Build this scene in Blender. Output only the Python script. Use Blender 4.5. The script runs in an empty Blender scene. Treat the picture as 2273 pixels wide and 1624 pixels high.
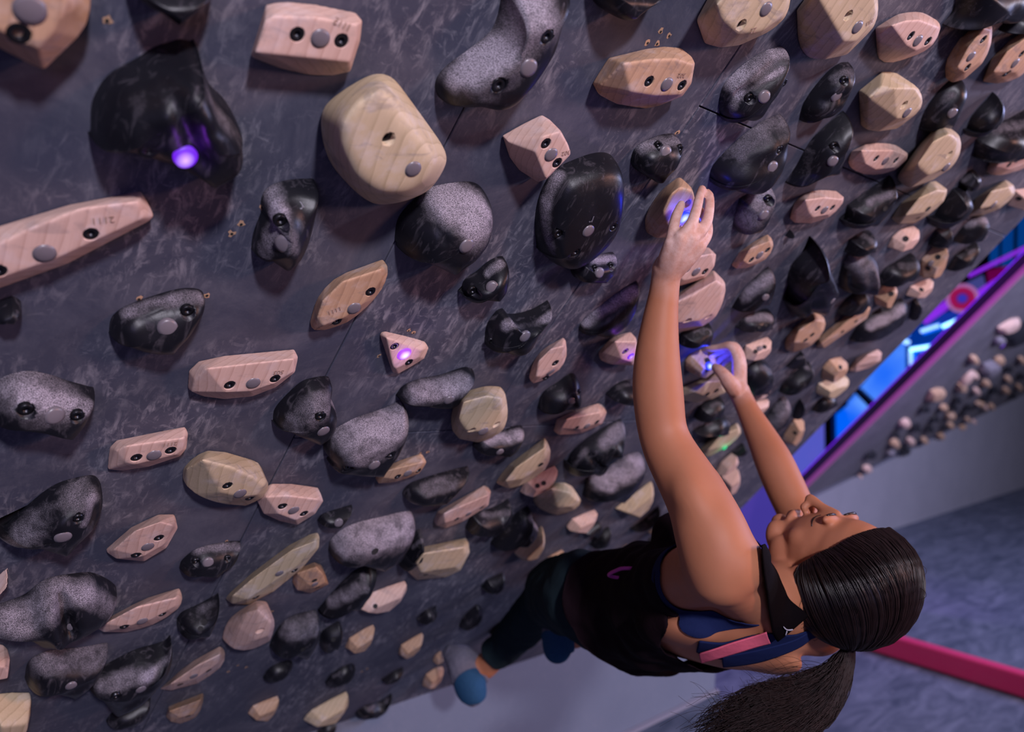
import bpy, bmesh, math, random
import numpy as np
from mathutils import Vector, Matrix, noise
from mathutils.bvhtree import BVHTree

sc = bpy.context.scene
COL = sc.collection
random.seed(7)

# ---------------------------------------------------------------- camera, world, lights, exposure
PW_, PH_, FPX = 2273, 1624, 1796.5
CX, CY = 1136.5, 812.0
# rows: world axes in camera axes (x right, y down, z forward); camera stands at the world origin
RW = np.array([[0.7198547, 0.01467909, 0.69396955],
               [-0.69219054, -0.05940429, 0.71926587],
               [0.05178293, -0.99812607, -0.03260173]])
def ray(px, py):
    return Vector(RW @ np.array([(px - CX) / FPX, (py - CY) / FPX, 1.0]))
def cam(px, py, z):                       # point at depth z behind a picture position
    return ray(px, py) * z
cd = bpy.data.cameras.new('camera')
camera = bpy.data.objects.new('camera', cd)
COL.objects.link(camera)
mw = Matrix.Identity(4)
for i in range(3):
    mw[i][0] = RW[i][0]; mw[i][1] = -RW[i][1]; mw[i][2] = -RW[i][2]
camera.matrix_world = mw
cd.sensor_width = 36.0
cd.lens = FPX / PW_ * 36.0
cd.clip_start = 0.05
cd.dof.use_dof = True
cd.dof.focus_distance = 1.13
cd.dof.aperture_fstop = 3.0
sc.camera = camera

world = bpy.data.worlds.new('world'); sc.world = world
world.use_nodes = True
bgn = world.node_tree.nodes['Background']
bgn.inputs[0].default_value = (0.20, 0.17, 0.42, 1)
bgn.inputs[1].default_value = 0.10

def light(name, kind, loc, target, energy, color, size=0.3, size_y=None, spot=None, blend=.5):
    d = bpy.data.lights.new(name, kind); d.energy = energy; d.color = color
    if kind == 'AREA':
        d.size = size
        if size_y: d.shape = 'RECTANGLE'; d.size_y = size_y
    elif kind in ('SPOT', 'POINT'):
        d.shadow_soft_size = size
        if kind == 'SPOT': d.spot_size = math.radians(spot or 60); d.spot_blend = blend
    o = bpy.data.objects.new(name, d); COL.objects.link(o)
    o.location = loc
    o.rotation_euler = (Vector(target) - Vector(loc)).to_track_quat('-Z', 'Y').to_euler()
    return o
light('ceiling_lamp_key', 'SPOT', (-.60, -2.20, 1.15), (1.2, .8, -.20), 500, (.91, .85, 1.0), .13, spot=66, blend=.8)
light('ceiling_lamp_warm', 'AREA', (2.6, -2.4, .75), (1.1, .5, -.4), 52, (1.0, .45, .33), .5)
light('violet_fill', 'AREA', (-1.8, -2.0, -.3), (.8, 1.2, -.2), 15, (.50, .42, 1.0), 1.2)  # unseen wide fill, low at the left, tints the shadows violet
light('gym_lamp_blue', 'AREA', (6.5, -1.5, 1.6), (4.5, 2.0, -1.2), 160, (.45, .50, 1.0), 1.2)
light('far_board_fill', 'AREA', (5.0, -2.5, 1.2), (7.5, 2.6, -.6), 230, (.90, .85, 1.0), .8)  # unseen fill added to brighten the far board and its kickboard
sc.view_settings.view_transform = 'Standard'
sc.view_settings.look = 'None'
sc.view_settings.exposure = 0.0
sc.view_settings.gamma = 1.0
sc.view_settings.use_curve_mapping = False

# ---------------------------------------------------------------- helpers
def link(name, me, mat=None, parent=None, smooth=True):
    o = bpy.data.objects.new(name, me); COL.objects.link(o)
    if mat is not None:
        for m in (mat if isinstance(mat, (list, tuple)) else [mat]): me.materials.append(m)
    if parent is not None: o.parent = parent
    if smooth:
        me.polygons.foreach_set('use_smooth', [True] * len(me.polygons))
    return o
def mesh(name, verts, faces):
    me = bpy.data.meshes.new(name); me.from_pydata([tuple(v) for v in verts], [], faces); me.update(); return me
def tag(o, label=None, cat=None, group=None, kind=None):
    if label: o['label'] = label
    if cat: o['category'] = cat
    if group: o['group'] = group
    if kind: o['kind'] = kind
    return o
def empty(name, mat4):
    o = bpy.data.objects.new(name, None); COL.objects.link(o); o.matrix_world = mat4
    o.empty_display_size = .05; return o
def box(name, p0, ax, ay, az, mat, parent=None, bevel=0):     # box from a corner and three edge vectors
    p0, ax, ay, az = map(Vector, (p0, ax, ay, az))
    v = [p0 + ax * i + ay * j + az * k for k in (0, 1) for j in (0, 1) for i in (0, 1)]
    f = [(0, 2, 3, 1), (4, 5, 7, 6), (0, 1, 5, 4), (2, 6, 7, 3), (0, 4, 6, 2), (1, 3, 7, 5)]
    if ax.cross(ay).dot(az) < 0: f = [t[::-1] for t in f]
    o = link(name, mesh(name, v, f), mat, parent, False)
    if bevel:
        b = o.modifiers.new('bevel', 'BEVEL'); b.width = bevel; b.segments = 2
    return o
def tube_mesh(name, pts, rad, seg=8, cap=True):
    pts = [Vector(p) for p in pts]; n = len(pts)
    rad = rad if isinstance(rad, (list, tuple)) else [rad] * n
    V = []; F = []; up = None
    for i, p in enumerate(pts):
        t = (pts[min(i + 1, n - 1)] - pts[max(i - 1, 0)]).normalized()
        if up is None:
            up = t.orthogonal().normalized()
        up = (up - t * up.dot(t)).normalized(); b = t.cross(up)
        for k in range(seg):
            a = 2 * math.pi * k / seg
            V.append(p + (up * math.cos(a) + b * math.sin(a)) * rad[i])
    for i in range(n - 1):
        for k in range(seg):
            F.append((i * seg + k, i * seg + (k + 1) % seg, (i + 1) * seg + (k + 1) % seg, (i + 1) * seg + k))
    if cap:
        F.append(tuple(range(seg))[::-1]); F.append(tuple((n - 1) * seg + k for k in range(seg)))
    return mesh(name, V, F)

# ---------------------------------------------------------------- materials
def newmat(name):
    m = bpy.data.materials.new(name); m.use_nodes = True
    nt = m.node_tree; b = nt.nodes['Principled BSDF']
    return m, nt, b
def N(nt, t, **kw):
    n = nt.nodes.new(t)
    for k, v in kw.items(): setattr(n, k, v)
    return n
def ramp(nt, src, stops, interp='LINEAR'):
    r = N(nt, 'ShaderNodeValToRGB'); e = r.color_ramp.elements; r.color_ramp.interpolation = interp
    e[0].position, e[0].color = stops[0][0], stops[0][1]
    e[1].position, e[1].color = stops[-1][0], stops[-1][1]
    for p, c in stops[1:-1]:
        x = e.new(p); x.color = c
    nt.links.new(src, r.inputs[0]); return r.outputs[0]
def g(v): return (v, v, v, 1)
def noise_tex(nt, vec, scale, detail=3, rough=.55, dist=0):
    n = N(nt, 'ShaderNodeTexNoise'); n.inputs['Scale'].default_value = scale
    n.inputs['Detail'].default_value = detail; n.inputs['Roughness'].default_value = rough
    n.inputs['Distortion'].default_value = dist
    if vec is not None: nt.links.new(vec, n.inputs['Vector'])
    return n.outputs['Fac']
def mapping(nt, vec, scale=(1, 1, 1), rot=(0, 0, 0), loc=(0, 0, 0)):
    m = N(nt, 'ShaderNodeMapping'); nt.links.new(vec, m.inputs[0])
    m.inputs['Scale'].default_value = scale; m.inputs['Rotation'].default_value = rot; m.inputs['Location'].default_value = loc
    return m.outputs[0]
def mixc(nt, fac, a, b, mode='MIX'):
    m = N(nt, 'ShaderNodeMix', data_type='RGBA', blend_type=mode)
    for s, v in ((0, fac), (6, a), (7, b)):
        if hasattr(v, 'is_linked') or hasattr(v, 'links'): nt.links.new(v, m.inputs[s])
        else: m.inputs[s].default_value = v
    return m.outputs[2]
def math_(nt, op, a, b=0.0, clamp=False):
    m = N(nt, 'ShaderNodeMath', operation=op); m.use_clamp = clamp
    for s, v in ((0, a), (1, b)):
        if hasattr(v, 'links'): nt.links.new(v, m.inputs[s])
        else: m.inputs[s].default_value = v
    return m.outputs[0]
def bump(nt, b, h, strength=.3, dist=.001):
    n = N(nt, 'ShaderNodeBump'); n.inputs['Strength'].default_value = strength; n.inputs['Distance'].default_value = dist
    nt.links.new(h, n.inputs['Height']); nt.links.new(n.outputs[0], b.inputs['Normal'])
def rgba(c): return (c[0], c[1], c[2], 1)
def plain(name, col, rough=.5, metal=0, emit=None, es=0, spec=.5):
    m, nt, b = newmat(name)
    b.inputs['Base Color'].default_value = rgba(col); b.inputs['Roughness'].default_value = rough
    b.inputs['Metallic'].default_value = metal; b.inputs['Specular IOR Level'].default_value = spec
    if emit: b.inputs['Emission Color'].default_value = rgba(emit); b.inputs['Emission Strength'].default_value = es
    return m

def disc_mesh0(r):
    V = [(0, 0, r * .15)] + [(r * math.cos(a * .3927), r * math.sin(a * .3927), 0) for a in range(16)]
    return mesh('lens', V, [(0, 1 + k, 1 + (k + 1) % 16) for k in range(16)])
def m_wood(name, light_c, dark_c, stain=.35, ring=34.0):
    m, nt, b = newmat(name)
    tc = N(nt, 'ShaderNodeTexCoord').outputs['Object']
    oi = N(nt, 'ShaderNodeObjectInfo').outputs['Random']
    vv = N(nt, 'ShaderNodeVectorMath', operation='ADD'); cmb = N(nt, 'ShaderNodeCombineXYZ')
    for k, s in enumerate((3.1, 5.7, 9.3)): nt.links.new(math_(nt, 'MULTIPLY', oi, s), cmb.inputs[k])
    nt.links.new(tc, vv.inputs[0]); nt.links.new(cmb.outputs[0], vv.inputs[1])
    v = vv.outputs[0]
    mp = mapping(nt, v, (1, .35, 1), (.5, .9, .35))
    w = N(nt, 'ShaderNodeTexWave', wave_type='BANDS', bands_direction='X', wave_profile='SAW')
    w.inputs['Scale'].default_value = ring; w.inputs['Distortion'].default_value = 3.2
    w.inputs['Detail'].default_value = 2; w.inputs['Detail Scale'].default_value = .9
    nt.links.new(mp, w.inputs['Vector'])
    fib = noise_tex(nt, mapping(nt, v, (420, 30, 420), (.5, .9, .35)), 1, 2)
    big = noise_tex(nt, v, 9, 3)
    wf = ramp(nt, w.outputs['Fac'], [(0, g(.10)), (.75, g(.35)), (1, g(.95))])
    f = math_(nt, 'ADD', math_(nt, 'MULTIPLY', wf, .42), math_(nt, 'ADD', math_(nt, 'MULTIPLY', fib, .30), math_(nt, 'MULTIPLY', big, .38)), True)
    col = mixc(nt, ramp(nt, f, [(.25, g(0)), (.85, g(1))]), rgba(light_c), rgba(dark_c))
    # rubber smears and worn-in grime in their own patches
    st = noise_tex(nt, mapping(nt, v, (16, 34, 16), (0, 0, .6)), 1, 5, .65, .8)
    sf = ramp(nt, st, [(.555, g(0)), (.66, g(stain)), (1, g(stain))])
    col = mixc(nt, sf, col, (.16, .14, .15, 1))
    ck = noise_tex(nt, v, 28, 5, .6)
    cf = ramp(nt, ck, [(.52, g(0)), (.75, g(.38)), (1, g(.38))])
    col = mixc(nt, cf, col, (.72, .66, .70, 1))
    nt.links.new(col, b.inputs['Base Color'])
    b.inputs['Roughness'].default_value = .58; b.inputs['Specular IOR Level'].default_value = .35
    bump(nt, b, math_(nt, 'ADD', fib, w.outputs['Fac']), .12, .0006)
    return m
MAPLE = m_wood('maple_wood', (.68, .47, .39), (.46, .28, .22), .30)
POPLAR = m_wood('poplar_wood', (.60, .47, .31), (.38, .29, .17), .42, 26)
TAN = m_wood('tan_wood', (.56, .35, .22), (.34, .20, .12), .45)
WALNUT = m_wood('dark_tan_wood', (.52, .34, .24), (.30, .18, .12), .35)

def m_resin():
    m, nt, b = newmat('black_resin')
    tc = N(nt, 'ShaderNodeTexCoord').outputs['Object']
    oi = N(nt, 'ShaderNodeObjectInfo').outputs['Random']
    cmb = N(nt, 'ShaderNodeCombineXYZ')
    for k, s in enumerate((7.1, 4.7, 2.3)): nt.links.new(math_(nt, 'MULTIPLY', oi, s), cmb.inputs[k])
    vv = N(nt, 'ShaderNodeVectorMath', operation='ADD'); nt.links.new(tc, vv.inputs[0]); nt.links.new(cmb.outputs[0], vv.inputs[1])
    v = vv.outputs[0]
    at = N(nt, 'ShaderNodeAttribute', attribute_name='chalk').outputs['Fac']
    sp = noise_tex(nt, v, 900, 2, .7)
    md = noise_tex(nt, v, 38, 5, .62, .4)
    sw = noise_tex(nt, mapping(nt, v, (60, 18, 60), (0, 0, .7)), 1, 4, .6, 1.2)
    base = math_(nt, 'ADD', math_(nt, 'MULTIPLY', at, 1.0), math_(nt, 'MULTIPLY', math_(nt, 'SUBTRACT', md, .5), math_(nt, 'ADD', math_(nt, 'MULTIPLY', at, 2.3), .25)))
    f = math_(nt, 'MULTIPLY', ramp(nt, base, [(.16, g(0)), (.80, g(.8)), (1, g(1))]), ramp(nt, sp, [(.40, g(.12)), (.60, g(1))]), True)
    f2 = math_(nt, 'MULTIPLY', ramp(nt, sw, [(.55, g(0)), (.78, g(1))]), .16)
    f = math_(nt, 'MAXIMUM', f, f2)
    col = mixc(nt, f, (.007, .007, .010, 1), (.44, .39, .45, 1))
    nt.links.new(col, b.inputs['Base Color'])
    nt.links.new(ramp(nt, base, [(.10, g(.38)), (.5, g(.80))]), b.inputs['Roughness'])
    b.inputs['Specular IOR Level'].default_value = .28
    bump(nt, b, math_(nt, 'ADD', math_(nt, 'MULTIPLY', sp, ramp(nt, base, [(.1, g(.12)), (.5, g(1))])), math_(nt, 'MULTIPLY', md, .8)), .55, .0011)
    return m
RESIN = m_resin()
LENS = plain('led_lens_unlit', (.15, .13, .145), .34, 0, spec=.5)
def lit(name, c, s): return plain(name, c, .3, 0, c, s)
def led(name, edge, mid, s, r=.0098):
    m, nt, b = newmat(name); tc = N(nt, 'ShaderNodeTexCoord').outputs['Object']
    ln = N(nt, 'ShaderNodeVectorMath', operation='LENGTH'); nt.links.new(mapping(nt, tc, (1 / r, 1 / r, 0), (0, 0, 0), (.18, -.15, 0)), ln.inputs[0])
    col = ramp(nt, ln.outputs['Value'], [(.05, rgba(mid)), (.45, rgba([(a + b_) / 2 for a, b_ in zip(mid, edge)])), (.85, rgba(edge))])
    nt.links.new(col, b.inputs['Emission Color']); b.inputs['Emission Strength'].default_value = s
    b.inputs['Base Color'].default_value = (.02, .02, .02, 1); return m
LED_PURPLE = led('led_purple', (.14, .005, .75), (.75, .45, 1.0), 1.15)
LED_BLUE = led('led_blue', (.01, .03, .95), (.75, .9, 1.0), 1.3)
LED_WHITEP = led('led_pale_purple', (.35, .05, .9), (1.0, .85, 1.0), 1.4)
LED_GREEN = led('led_green', (.0, .55, .18), (.05, .9, .35), 1.0)
BOLT = plain('black_bolt', (.035, .035, .04), .32, .85)
HOLE = plain('dark_bolt_hole', (.012, .011, .012), .8)
ENGR = plain('burnt_engraving', (.30, .19, .14), .8)
ENGR_B = plain('moulded_mark', (.10, .10, .12), .5)

def m_board(name, c1, c2, chalk=1.0, warm=False):
    m, nt, b = newmat(name)
    tc = N(nt, 'ShaderNodeTexCoord').outputs['Object']
    n1 = noise_tex(nt, tc, 2.2, 4); n2 = noise_tex(nt, tc, 260, 2)
    col = mixc(nt, n1, rgba(c1), rgba(c2))
    col = mixc(nt, math_(nt, 'MULTIPLY', n2, .25), col, (.10, .10, .12, 1))
    # finger-length chalk dabs in clusters, two leanings
    tot = None
    for rot, sc_, th, lo in ((.55, (62, 24, 62), .60, (0, 0, 0)), (-.30, (80, 32, 80), .62, (3, 1, 0)), (1.1, (46, 80, 46), .65, (7, 2, 0))):
        s = noise_tex(nt, mapping(nt, tc, sc_, (0, 0, rot), lo), 1, 5, .62, .6)
        d = ramp(nt, s, [(th - .08, g(0)), (th + .10, g(1))])
        tot = d if tot is None else math_(nt, 'MAXIMUM', tot, d)
    cl = ramp(nt, noise_tex(nt, mapping(nt, tc, loc=(5, 5, 0)), 4.2, 4, .65), [(.43, g(0.06)), (.60, g(1))])
    haze = ramp(nt, noise_tex(nt, tc, 6.5, 6, .7, .8), [(.45, g(0)), (.90, g(.22))])
    f = math_(nt, 'ADD', math_(nt, 'MULTIPLY', math_(nt, 'MULTIPLY', tot, cl), .5 * chalk), math_(nt, 'MULTIPLY', haze, chalk), True)
    col = mixc(nt, f, col, (.40, .38, .42, 1))
    nt.links.new(col, b.inputs['Base Color'])
    b.inputs['Roughness'].default_value = .62; b.inputs['Specular IOR Level'].default_value = .30
    bump(nt, b, n2, .12, .0005)
    return m
PANEL = m_board('charcoal_board_paint', (.037, .040, .066), (.051, .054, .086))
PANEL2 = m_board('charcoal_board_paint_far', (.075, .070, .080), (.10, .095, .11), .7)
KICK = m_board('grey_kickboard_paint', (.125, .148, .205), (.155, .178, .24), .2)
# ---------------------------------------------------------------- floor, kickboards, walls
def m_mat():
    m, nt, b = newmat('blue_black_mat')
    tc = N(nt, 'ShaderNodeTexCoord').outputs['Object']
    n1 = noise_tex(nt, mapping(nt, tc, (3, 11, 3), (0, 0, .5)), 1, 5, .65, 1.0); n2 = noise_tex(nt, tc, 14, 5, .7)
    col = mixc(nt, ramp(nt, n1, [(.35, g(0)), (.7, g(1))]), (.035, .048, .080, 1), (.12, .135, .19, 1))
    col = mixc(nt, ramp(nt, n2, [(.66, g(0)), (.74, g(.55))]), col, (.42, .40, .50, 1))
    nt.links.new(col, b.inputs['Base Color']); b.inputs['Roughness'].default_value = .7
    bump(nt, b, n2, .3, .01); return m
FZ = -1.55
tag(box('floor', (-4, -6, FZ - .05), (18, 0, 0), (0, 14, 0), (0, 0, .05), m_mat()), kind='structure')
tag(box('wall_kickboard', (-2.2, 1.929, FZ), (5.45, 0, 0), (0, .12, 0), (0, 0, .441), KICK), kind='structure')
FARK = m_board('grey_far_wall_paint', (.17, .172, .205), (.22, .222, .26), .35)
DARKW = plain('dark_navy_wall', (.010, .014, .045), .8)
tag(box('wall_right', (16, -6, FZ), (.1, 0, 0), (0, 16, 0), (0, 0, 5), DARKW), kind='structure')
tag(box('wall_behind_panels', (9.4, 2.96, FZ), (.1, 0, 0), (0, 5, 0), (0, 0, 5), DARKW), kind='structure')
tag(box('wall_back', (-4, 8, FZ), (13.4, 0, 0), (0, .1, 0), (0, 0, 5), DARKW), kind='structure')
tag(box('baseboard_mat_seam', (-2.2, 1.905, FZ), (5.45, 0, 0), (0, .022, 0), (0, 0, .012), plain('pale_seam', (.22, .21, .26), .8)), kind='structure')
# red padded rail across the mats
rail = box('padded_rail', (4.36, -2.2, FZ), (.075, 0, 0), (0, 4.05, 0), (0, 0, .115), m_board('magenta_vinyl', (.62, .02, .13), (.50, .015, .10), .1), bevel=.018)
rail.modifiers['bevel'].segments = 4
tag(rail, 'crimson padded rail lying across the mats at the right', 'padded rail')
# ---------------------------------------------------------------- the far board
def at_y(px, py, y): r = ray(px, py); return r * (y / r.y)
K2 = at_y(1748, 1122, 2.80); E2 = at_y(2273, 874, 2.80)
bu = (E2 - K2).normalized(); bl = Vector((0, -.642788, .766044)); bn = bl.cross(bu).normalized()
if bn.dot(-K2) < 0: bn = -bn
t_ = E2 + (E2 - K2) * .7
P_ = [Vector((5.85, 2.82, FZ)), Vector((t_.x, 2.82, FZ)), Vector((t_.x, 2.82, t_.z)), Vector((5.85, 2.82, K2.z - .01))]
tag(link('wall_far_kickboard', mesh('k', P_ + [q + Vector((0, .1, 0)) for q in P_], [(0, 1, 2, 3), (7, 6, 5, 4), (0, 3, 7, 4), (1, 5, 6, 2), (3, 2, 6, 7), (0, 4, 5, 1)]), FARK, None, False), kind='structure')
fb = empty('far_climbing_board', Matrix.Translation(K2)); tag(fb, 'second grey overhanging board at the right, blurred, with a pink-lit edge', 'climbing board')
box('panel', Vector((0, 0, 0)) - bn * .02, bu * 9, bl * 4.2, bn * .02, PANEL2, fb)
box('side_frame', Vector((0, 0, 0)) - bn * .085 - bu * .012, bu * .9, bl * 4.2, bn * .063, plain('black_purple_frame', (.022, .010, .028), .6), fb)
box('edge_trim', Vector((0, 0, 0)) - bn * .022 - bu * .035, bu * .035, bl * 4.2, bn * .03, plain('pink_lit_edge_trim', (.42, .12, .26), .6), fb)['label'] = 'edge trim in pink light'  # pink light on the trim is put into its colour
ls = box('led_strip', Vector((0, 0, 0)) - bn * .083 - bu * .016, bu * .004, bl * 4.2, bn * .006, lit('violet_strip', (.25, .03, 1.0), .55), fb); ls['label'] = 'violet led strip'
def on2(px, py, w):
    r = ray(px, py); t = (bn.dot(K2) + w) / bn.dot(r); return r * t
ORD = 'leftmost second third fourth fifth sixth seventh eighth ninth tenth eleventh twelfth thirteenth fourteenth fifteenth sixteenth seventeenth eighteenth nineteenth twentieth'.split()
def far_label(x, y, wood_, every):
    bd = lambda X, Y: (0 if (1150 - (X - 1830) * .632) - Y < 40 else 1 if (1150 - (X - 1830) * .632) - Y < 85 else 2)
    k = bd(x, y); row = sorted(q[0] for q in every if bd(q[0], q[1]) == k); i = row.index(x)
    return '%s hold on the far board, %s%s in its %s band' % ('small pale wooden' if wood_ else 'small black', ORD[i], ' from the left' if i else '', ('lowest', 'middle', 'upper')[k])
def far_hold(px, py, w, h, wood_, i, ang=-28, H=.045, label=None, chalky=0):
    random.seed(i * 13 + 5); a0 = math.radians(ang); base = []
    for k in range(9):
        a = 2 * math.pi * k / 9 + .3; rr = random.uniform(.82, 1.08)
        x, y = w / 2 * rr * math.cos(a), h / 2 * rr * math.sin(a)
        base.append(on2(px + x * math.cos(a0) - y * math.sin(a0), py + x * math.sin(a0) + y * math.cos(a0), .02))
    c = sum(base, Vector()) / 9; bm = bmesh.new()
    for b in base:
        f = b - c
        bm.verts.new(f - bn * .0195); bm.verts.new(f + bn * (H * .35 - .02)); bm.verts.new(f * .62 + bn * (H - .02))
    bmesh.ops.convex_hull(bm, input=bm.verts[:])
    me = bpy.data.meshes.new('hold'); bm.to_mesh(me); bm.free()
    mt = (TAN if i % 3 else MAPLE) if wood_ else (FAR_GREY if chalky else FAR_BLACK)
    o = link('wooden_climbing_hold' if wood_ else 'resin_climbing_hold', me, mt); o.location = c
    b = o.modifiers.new('b', 'BEVEL'); b.width = .006; b.segments = 2
    tag(o, label or ('small pale wooden hold on the far blurred board' if wood_ else 'small black hold on the far blurred board'), 'climbing hold', 'wooden holds on the far board' if wood_ else 'black holds on the far board')
    return o
FAR_BLACK = plain('far_black_resin', (.014, .014, .018), .5); FAR_GREY = plain('far_chalked_resin', (.19, .17, .20), .8)
SPECW = {0: 'uppermost long wooden hold on the far board, above the purple light', 3: 'slanting wooden bar on the far board', 5: 'brightest blocky wooden hold on the far board, left of the slanting bar', 30: 'wooden hold at the low left corner of the far board, standing upright', 26: 'flat pale wooden hold at the low left corner of the far board'}
WL = [(2242,725,56,24),(2163,799,22,20),(2219,801,32,18),(2146,842,58,12,-46),(2136,861,24,20),(2079,878,46,27),(2164,834,17,14),(2190,851,19,15),(2238,842,16,15),(2168,869,16,14),(2233,867,17,14),(2177,896,20,12),(2253,899,24,13),(2110,925,26,14),(2095,906,20,14),(2010,940,30,18),(2148,932,15,12),(2205,923,20,12),(2163,939,18,13),(2137,950,22,12),(2089,969,18,14),(2021,980,20,16),(2052,978,17,13),(1987,985,25,18),(2024,1012,30,14),(2110,945,16,12),(1953,1051,32,14),(1925,1041,23,15),(2086,984,13,11),(2202,903,15,12),(1912,1066,16,30,10),(2268,800,16,18),(2262,860,14,14),(2187,905,13,10),(1895,1078,14,9)]
for i, (x, y, w, h, *a) in enumerate(WL):
    far_hold(x, y, w, h, True, i, *(a or [-28]), label=SPECW.get(i) or far_label(x, y, True, WL))
BL = [(2258,742,84,44),(2222,757,30,16),(2197,818,52,26),(2208,867,22,14),(2126,889,20,14),(2188,884,26,14),(2055,908,22,15),(2225,915,17,12),(2035,950,24,16),(2064,953,21,14),(2177,946,22,14),(2114,967,20,13),(2078,930,18,13),(2010,1003,28,14),(2052,1004,26,14),(1978,1006,20,12),(1935,1011,28,13),(1984,1035,24,11),(1868,1090,26,13),(2268,836,16,16),(2240,820,18,12),(2120,905,16,10),(2150,905,18,12),(2250,880,18,12),(2098,950,16,11),(2138,920,14,10),(1990,965,16,10)]
for i, (x, y, w, h) in enumerate(BL):
    o = far_hold(x, y, w, h, False, i + 50, H=.07 if w > 40 else .04, chalky=i in (1, 2, 15), label={0: 'large black hold with a purple light on the far board', 2: 'chalk-grey lump on the far board, above the slanting bar', 1: 'small grey hold under the uppermost wooden one on the far board'}.get(i) or far_label(x, y, False, BL))
    if i in (0, 39):
        lx, ly = (2226, 768) if i == 0 else (2268, 839)
        l = link('led_lens', disc_mesh0(.022), LED_PURPLE, None); l.location = on2(lx, ly, .075 if i == 0 else .045); l.rotation_euler = bn.to_track_quat('Z', 'Y').to_euler()
        l.parent = o; l.matrix_parent_inverse = Matrix.Translation(o.location).inverted(); l['label'] = 'lit purple led lens'
# ---------------------------------------------------------------- what shows through the gap between the boards
def at_x(px, py, x): r = ray(px, py); return r * (x / r.x)
def slab(name, pts, x, mat, th=.04, parent=None):
    P = [at_x(a, b, x) for a, b in pts]; n = len(P)
    V = P + [p + Vector((th, 0, 0)) for p in P]
    F = [tuple(range(n)), tuple(range(n, 2 * n))[::-1]] + [(k, n + k, n + (k + 1) % n, (k + 1) % n) for k in range(n)]
    return link(name, mesh(name, V, F), mat, parent, False)
def m_screen(name, c1, c2, s):
    m, nt, b = newmat(name); tc = N(nt, 'ShaderNodeTexCoord').outputs['Object']
    col = mixc(nt, ramp(nt, noise_tex(nt, tc, 1.6, 3, .5, .6), [(.45, g(0)), (.75, g(1))]), rgba(c1), rgba(c2))
    nt.links.new(col, b.inputs['Emission Color']); b.inputs['Emission Strength'].default_value = s
    b.inputs['Base Color'].default_value = (.01, .02, .06, 1); return m
SCR = m_screen('blue_backlit_panel', (.0, .12, .95), (.12, .34, 1.0), 1.0)
SCR3 = m_screen('lavender_backlit_panel', (.09, .10, .55), (.14, .10, .52), .95)
SCRV = m_screen('violet_lit_wall', (.055, .035, .30), (.14, .07, .50), .8)  # violet light falling on the wall is given as its own glow
XB = 9.0
tag(slab('backlit_panel', [(1880,895),(2010,735),(2075,790),(1950,935)], XB, SCR), 'bright blue backlit panel, largest of those seen between the boards', 'backlit panel', 'backlit panels in the gap')
tag(slab('backlit_panel', [(1848,925),(1848,1040),(1960,950),(1905,880)], XB - .1, SCR), 'plain blue backlit panel in the gap, middle one by the dark slanting bar', 'backlit panel', 'backlit panels in the gap')
tag(slab('backlit_panel', [(1640,1130),(1829,930),(1832,1040),(1700,1170)], XB - .1, SCR3), 'lavender-blue backlit panel, lowest of those in the gap', 'backlit panel', 'backlit panels in the gap')
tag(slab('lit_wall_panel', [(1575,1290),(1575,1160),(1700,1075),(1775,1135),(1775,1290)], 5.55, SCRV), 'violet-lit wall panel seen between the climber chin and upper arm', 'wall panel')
BAR = plain('dark_purple_bar', (.03, .012, .045), .6)
tag(slab('divider_bar', [(1896,870),(1904,862),(1950,905),(1940,915)], XB - .2, BAR, .1), 'dark slanting bar between the two blue panels', 'bar')
tag(slab('divider_post', [(1829,920),(1846,905),(1849,1080),(1832,1080)], XB - .2, BAR, .1), 'dark upright bar between the blue and lavender panels', 'bar')
def rod(name, a, b, wpx, x, mat, label, cat, grp=None):
    p, q = at_x(*a, x), at_x(*b, x); r = wpx / 2 / FPX * (RW.T @ np.array(p))[2]
    return tag(link(name, tube_mesh(name, [p, q], r, 10), mat), label, cat, grp)
CY_ = lit('cyan_tube', (.35, .85, 1.0), 2.6); CY2 = lit('blue_white_tube', (.30, .55, 1.0), 1.7)
HB = lit('blue_tube_housing', (.0, .16, .95), .75)
slab_h = plain('blue_lit_housing', (.01, .03, .12), .5)
for k, (a, b, wp, mt, lb) in enumerate([((2092,725),(2141,703),8,CY_,'brightest cyan light tube, upper right of the crossed group'), ((2044,735),(2084,722),8,CY2,'paler blue-white light tube left of the brightest one'), ((2020,776),(2082,766),8,CY_,'cyan light tube forming the top of the angle'), ((2021,780),(2023,824),7,CY2,'upright light tube forming the stem of the angle')]):
    t = empty('light_tube', Matrix.Identity(4)); tag(t, lb, 'light tube', 'blue light tubes in the gap')
    p, q = at_x(*a, XB - .9), at_x(*b, XB - .9); r = wp / 2 / FPX * (RW.T @ np.array(p))[2]
    link('glowing_tube', tube_mesh('tube', [p, q], r, 10), mt, t)
    link('diffuser', tube_mesh('tube', [p + Vector((.05, 0, 0)), q + Vector((.05, 0, 0))], r * 2.1, 10), HB, t)
rod('round_lamp', (2009,762), (2013,754), 17, XB - .85, CY2, 'small round blue-white lamp left of the light tubes', 'lamp')
PUR = lit('violet_pipe', (.30, .03, .85), .8)  # emission stands in for violet light on the pipes
rod('violet_pipe', (2300,538), (2150,612), 9, XB - .5, PUR, 'long thin violet pipe rising to the right border', 'pipe', 'violet pipes')
rod('violet_pipe', (2050,712), (2112,668), 20, XB - .5, PUR, 'thick violet pipe running into the round fan from the left', 'pipe', 'violet pipes')
rod('violet_pipe', (2168,655), (2215,625), 17, XB - .5, PUR, 'short violet pipe on the right side of the round fan', 'pipe', 'violet pipes')
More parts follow.
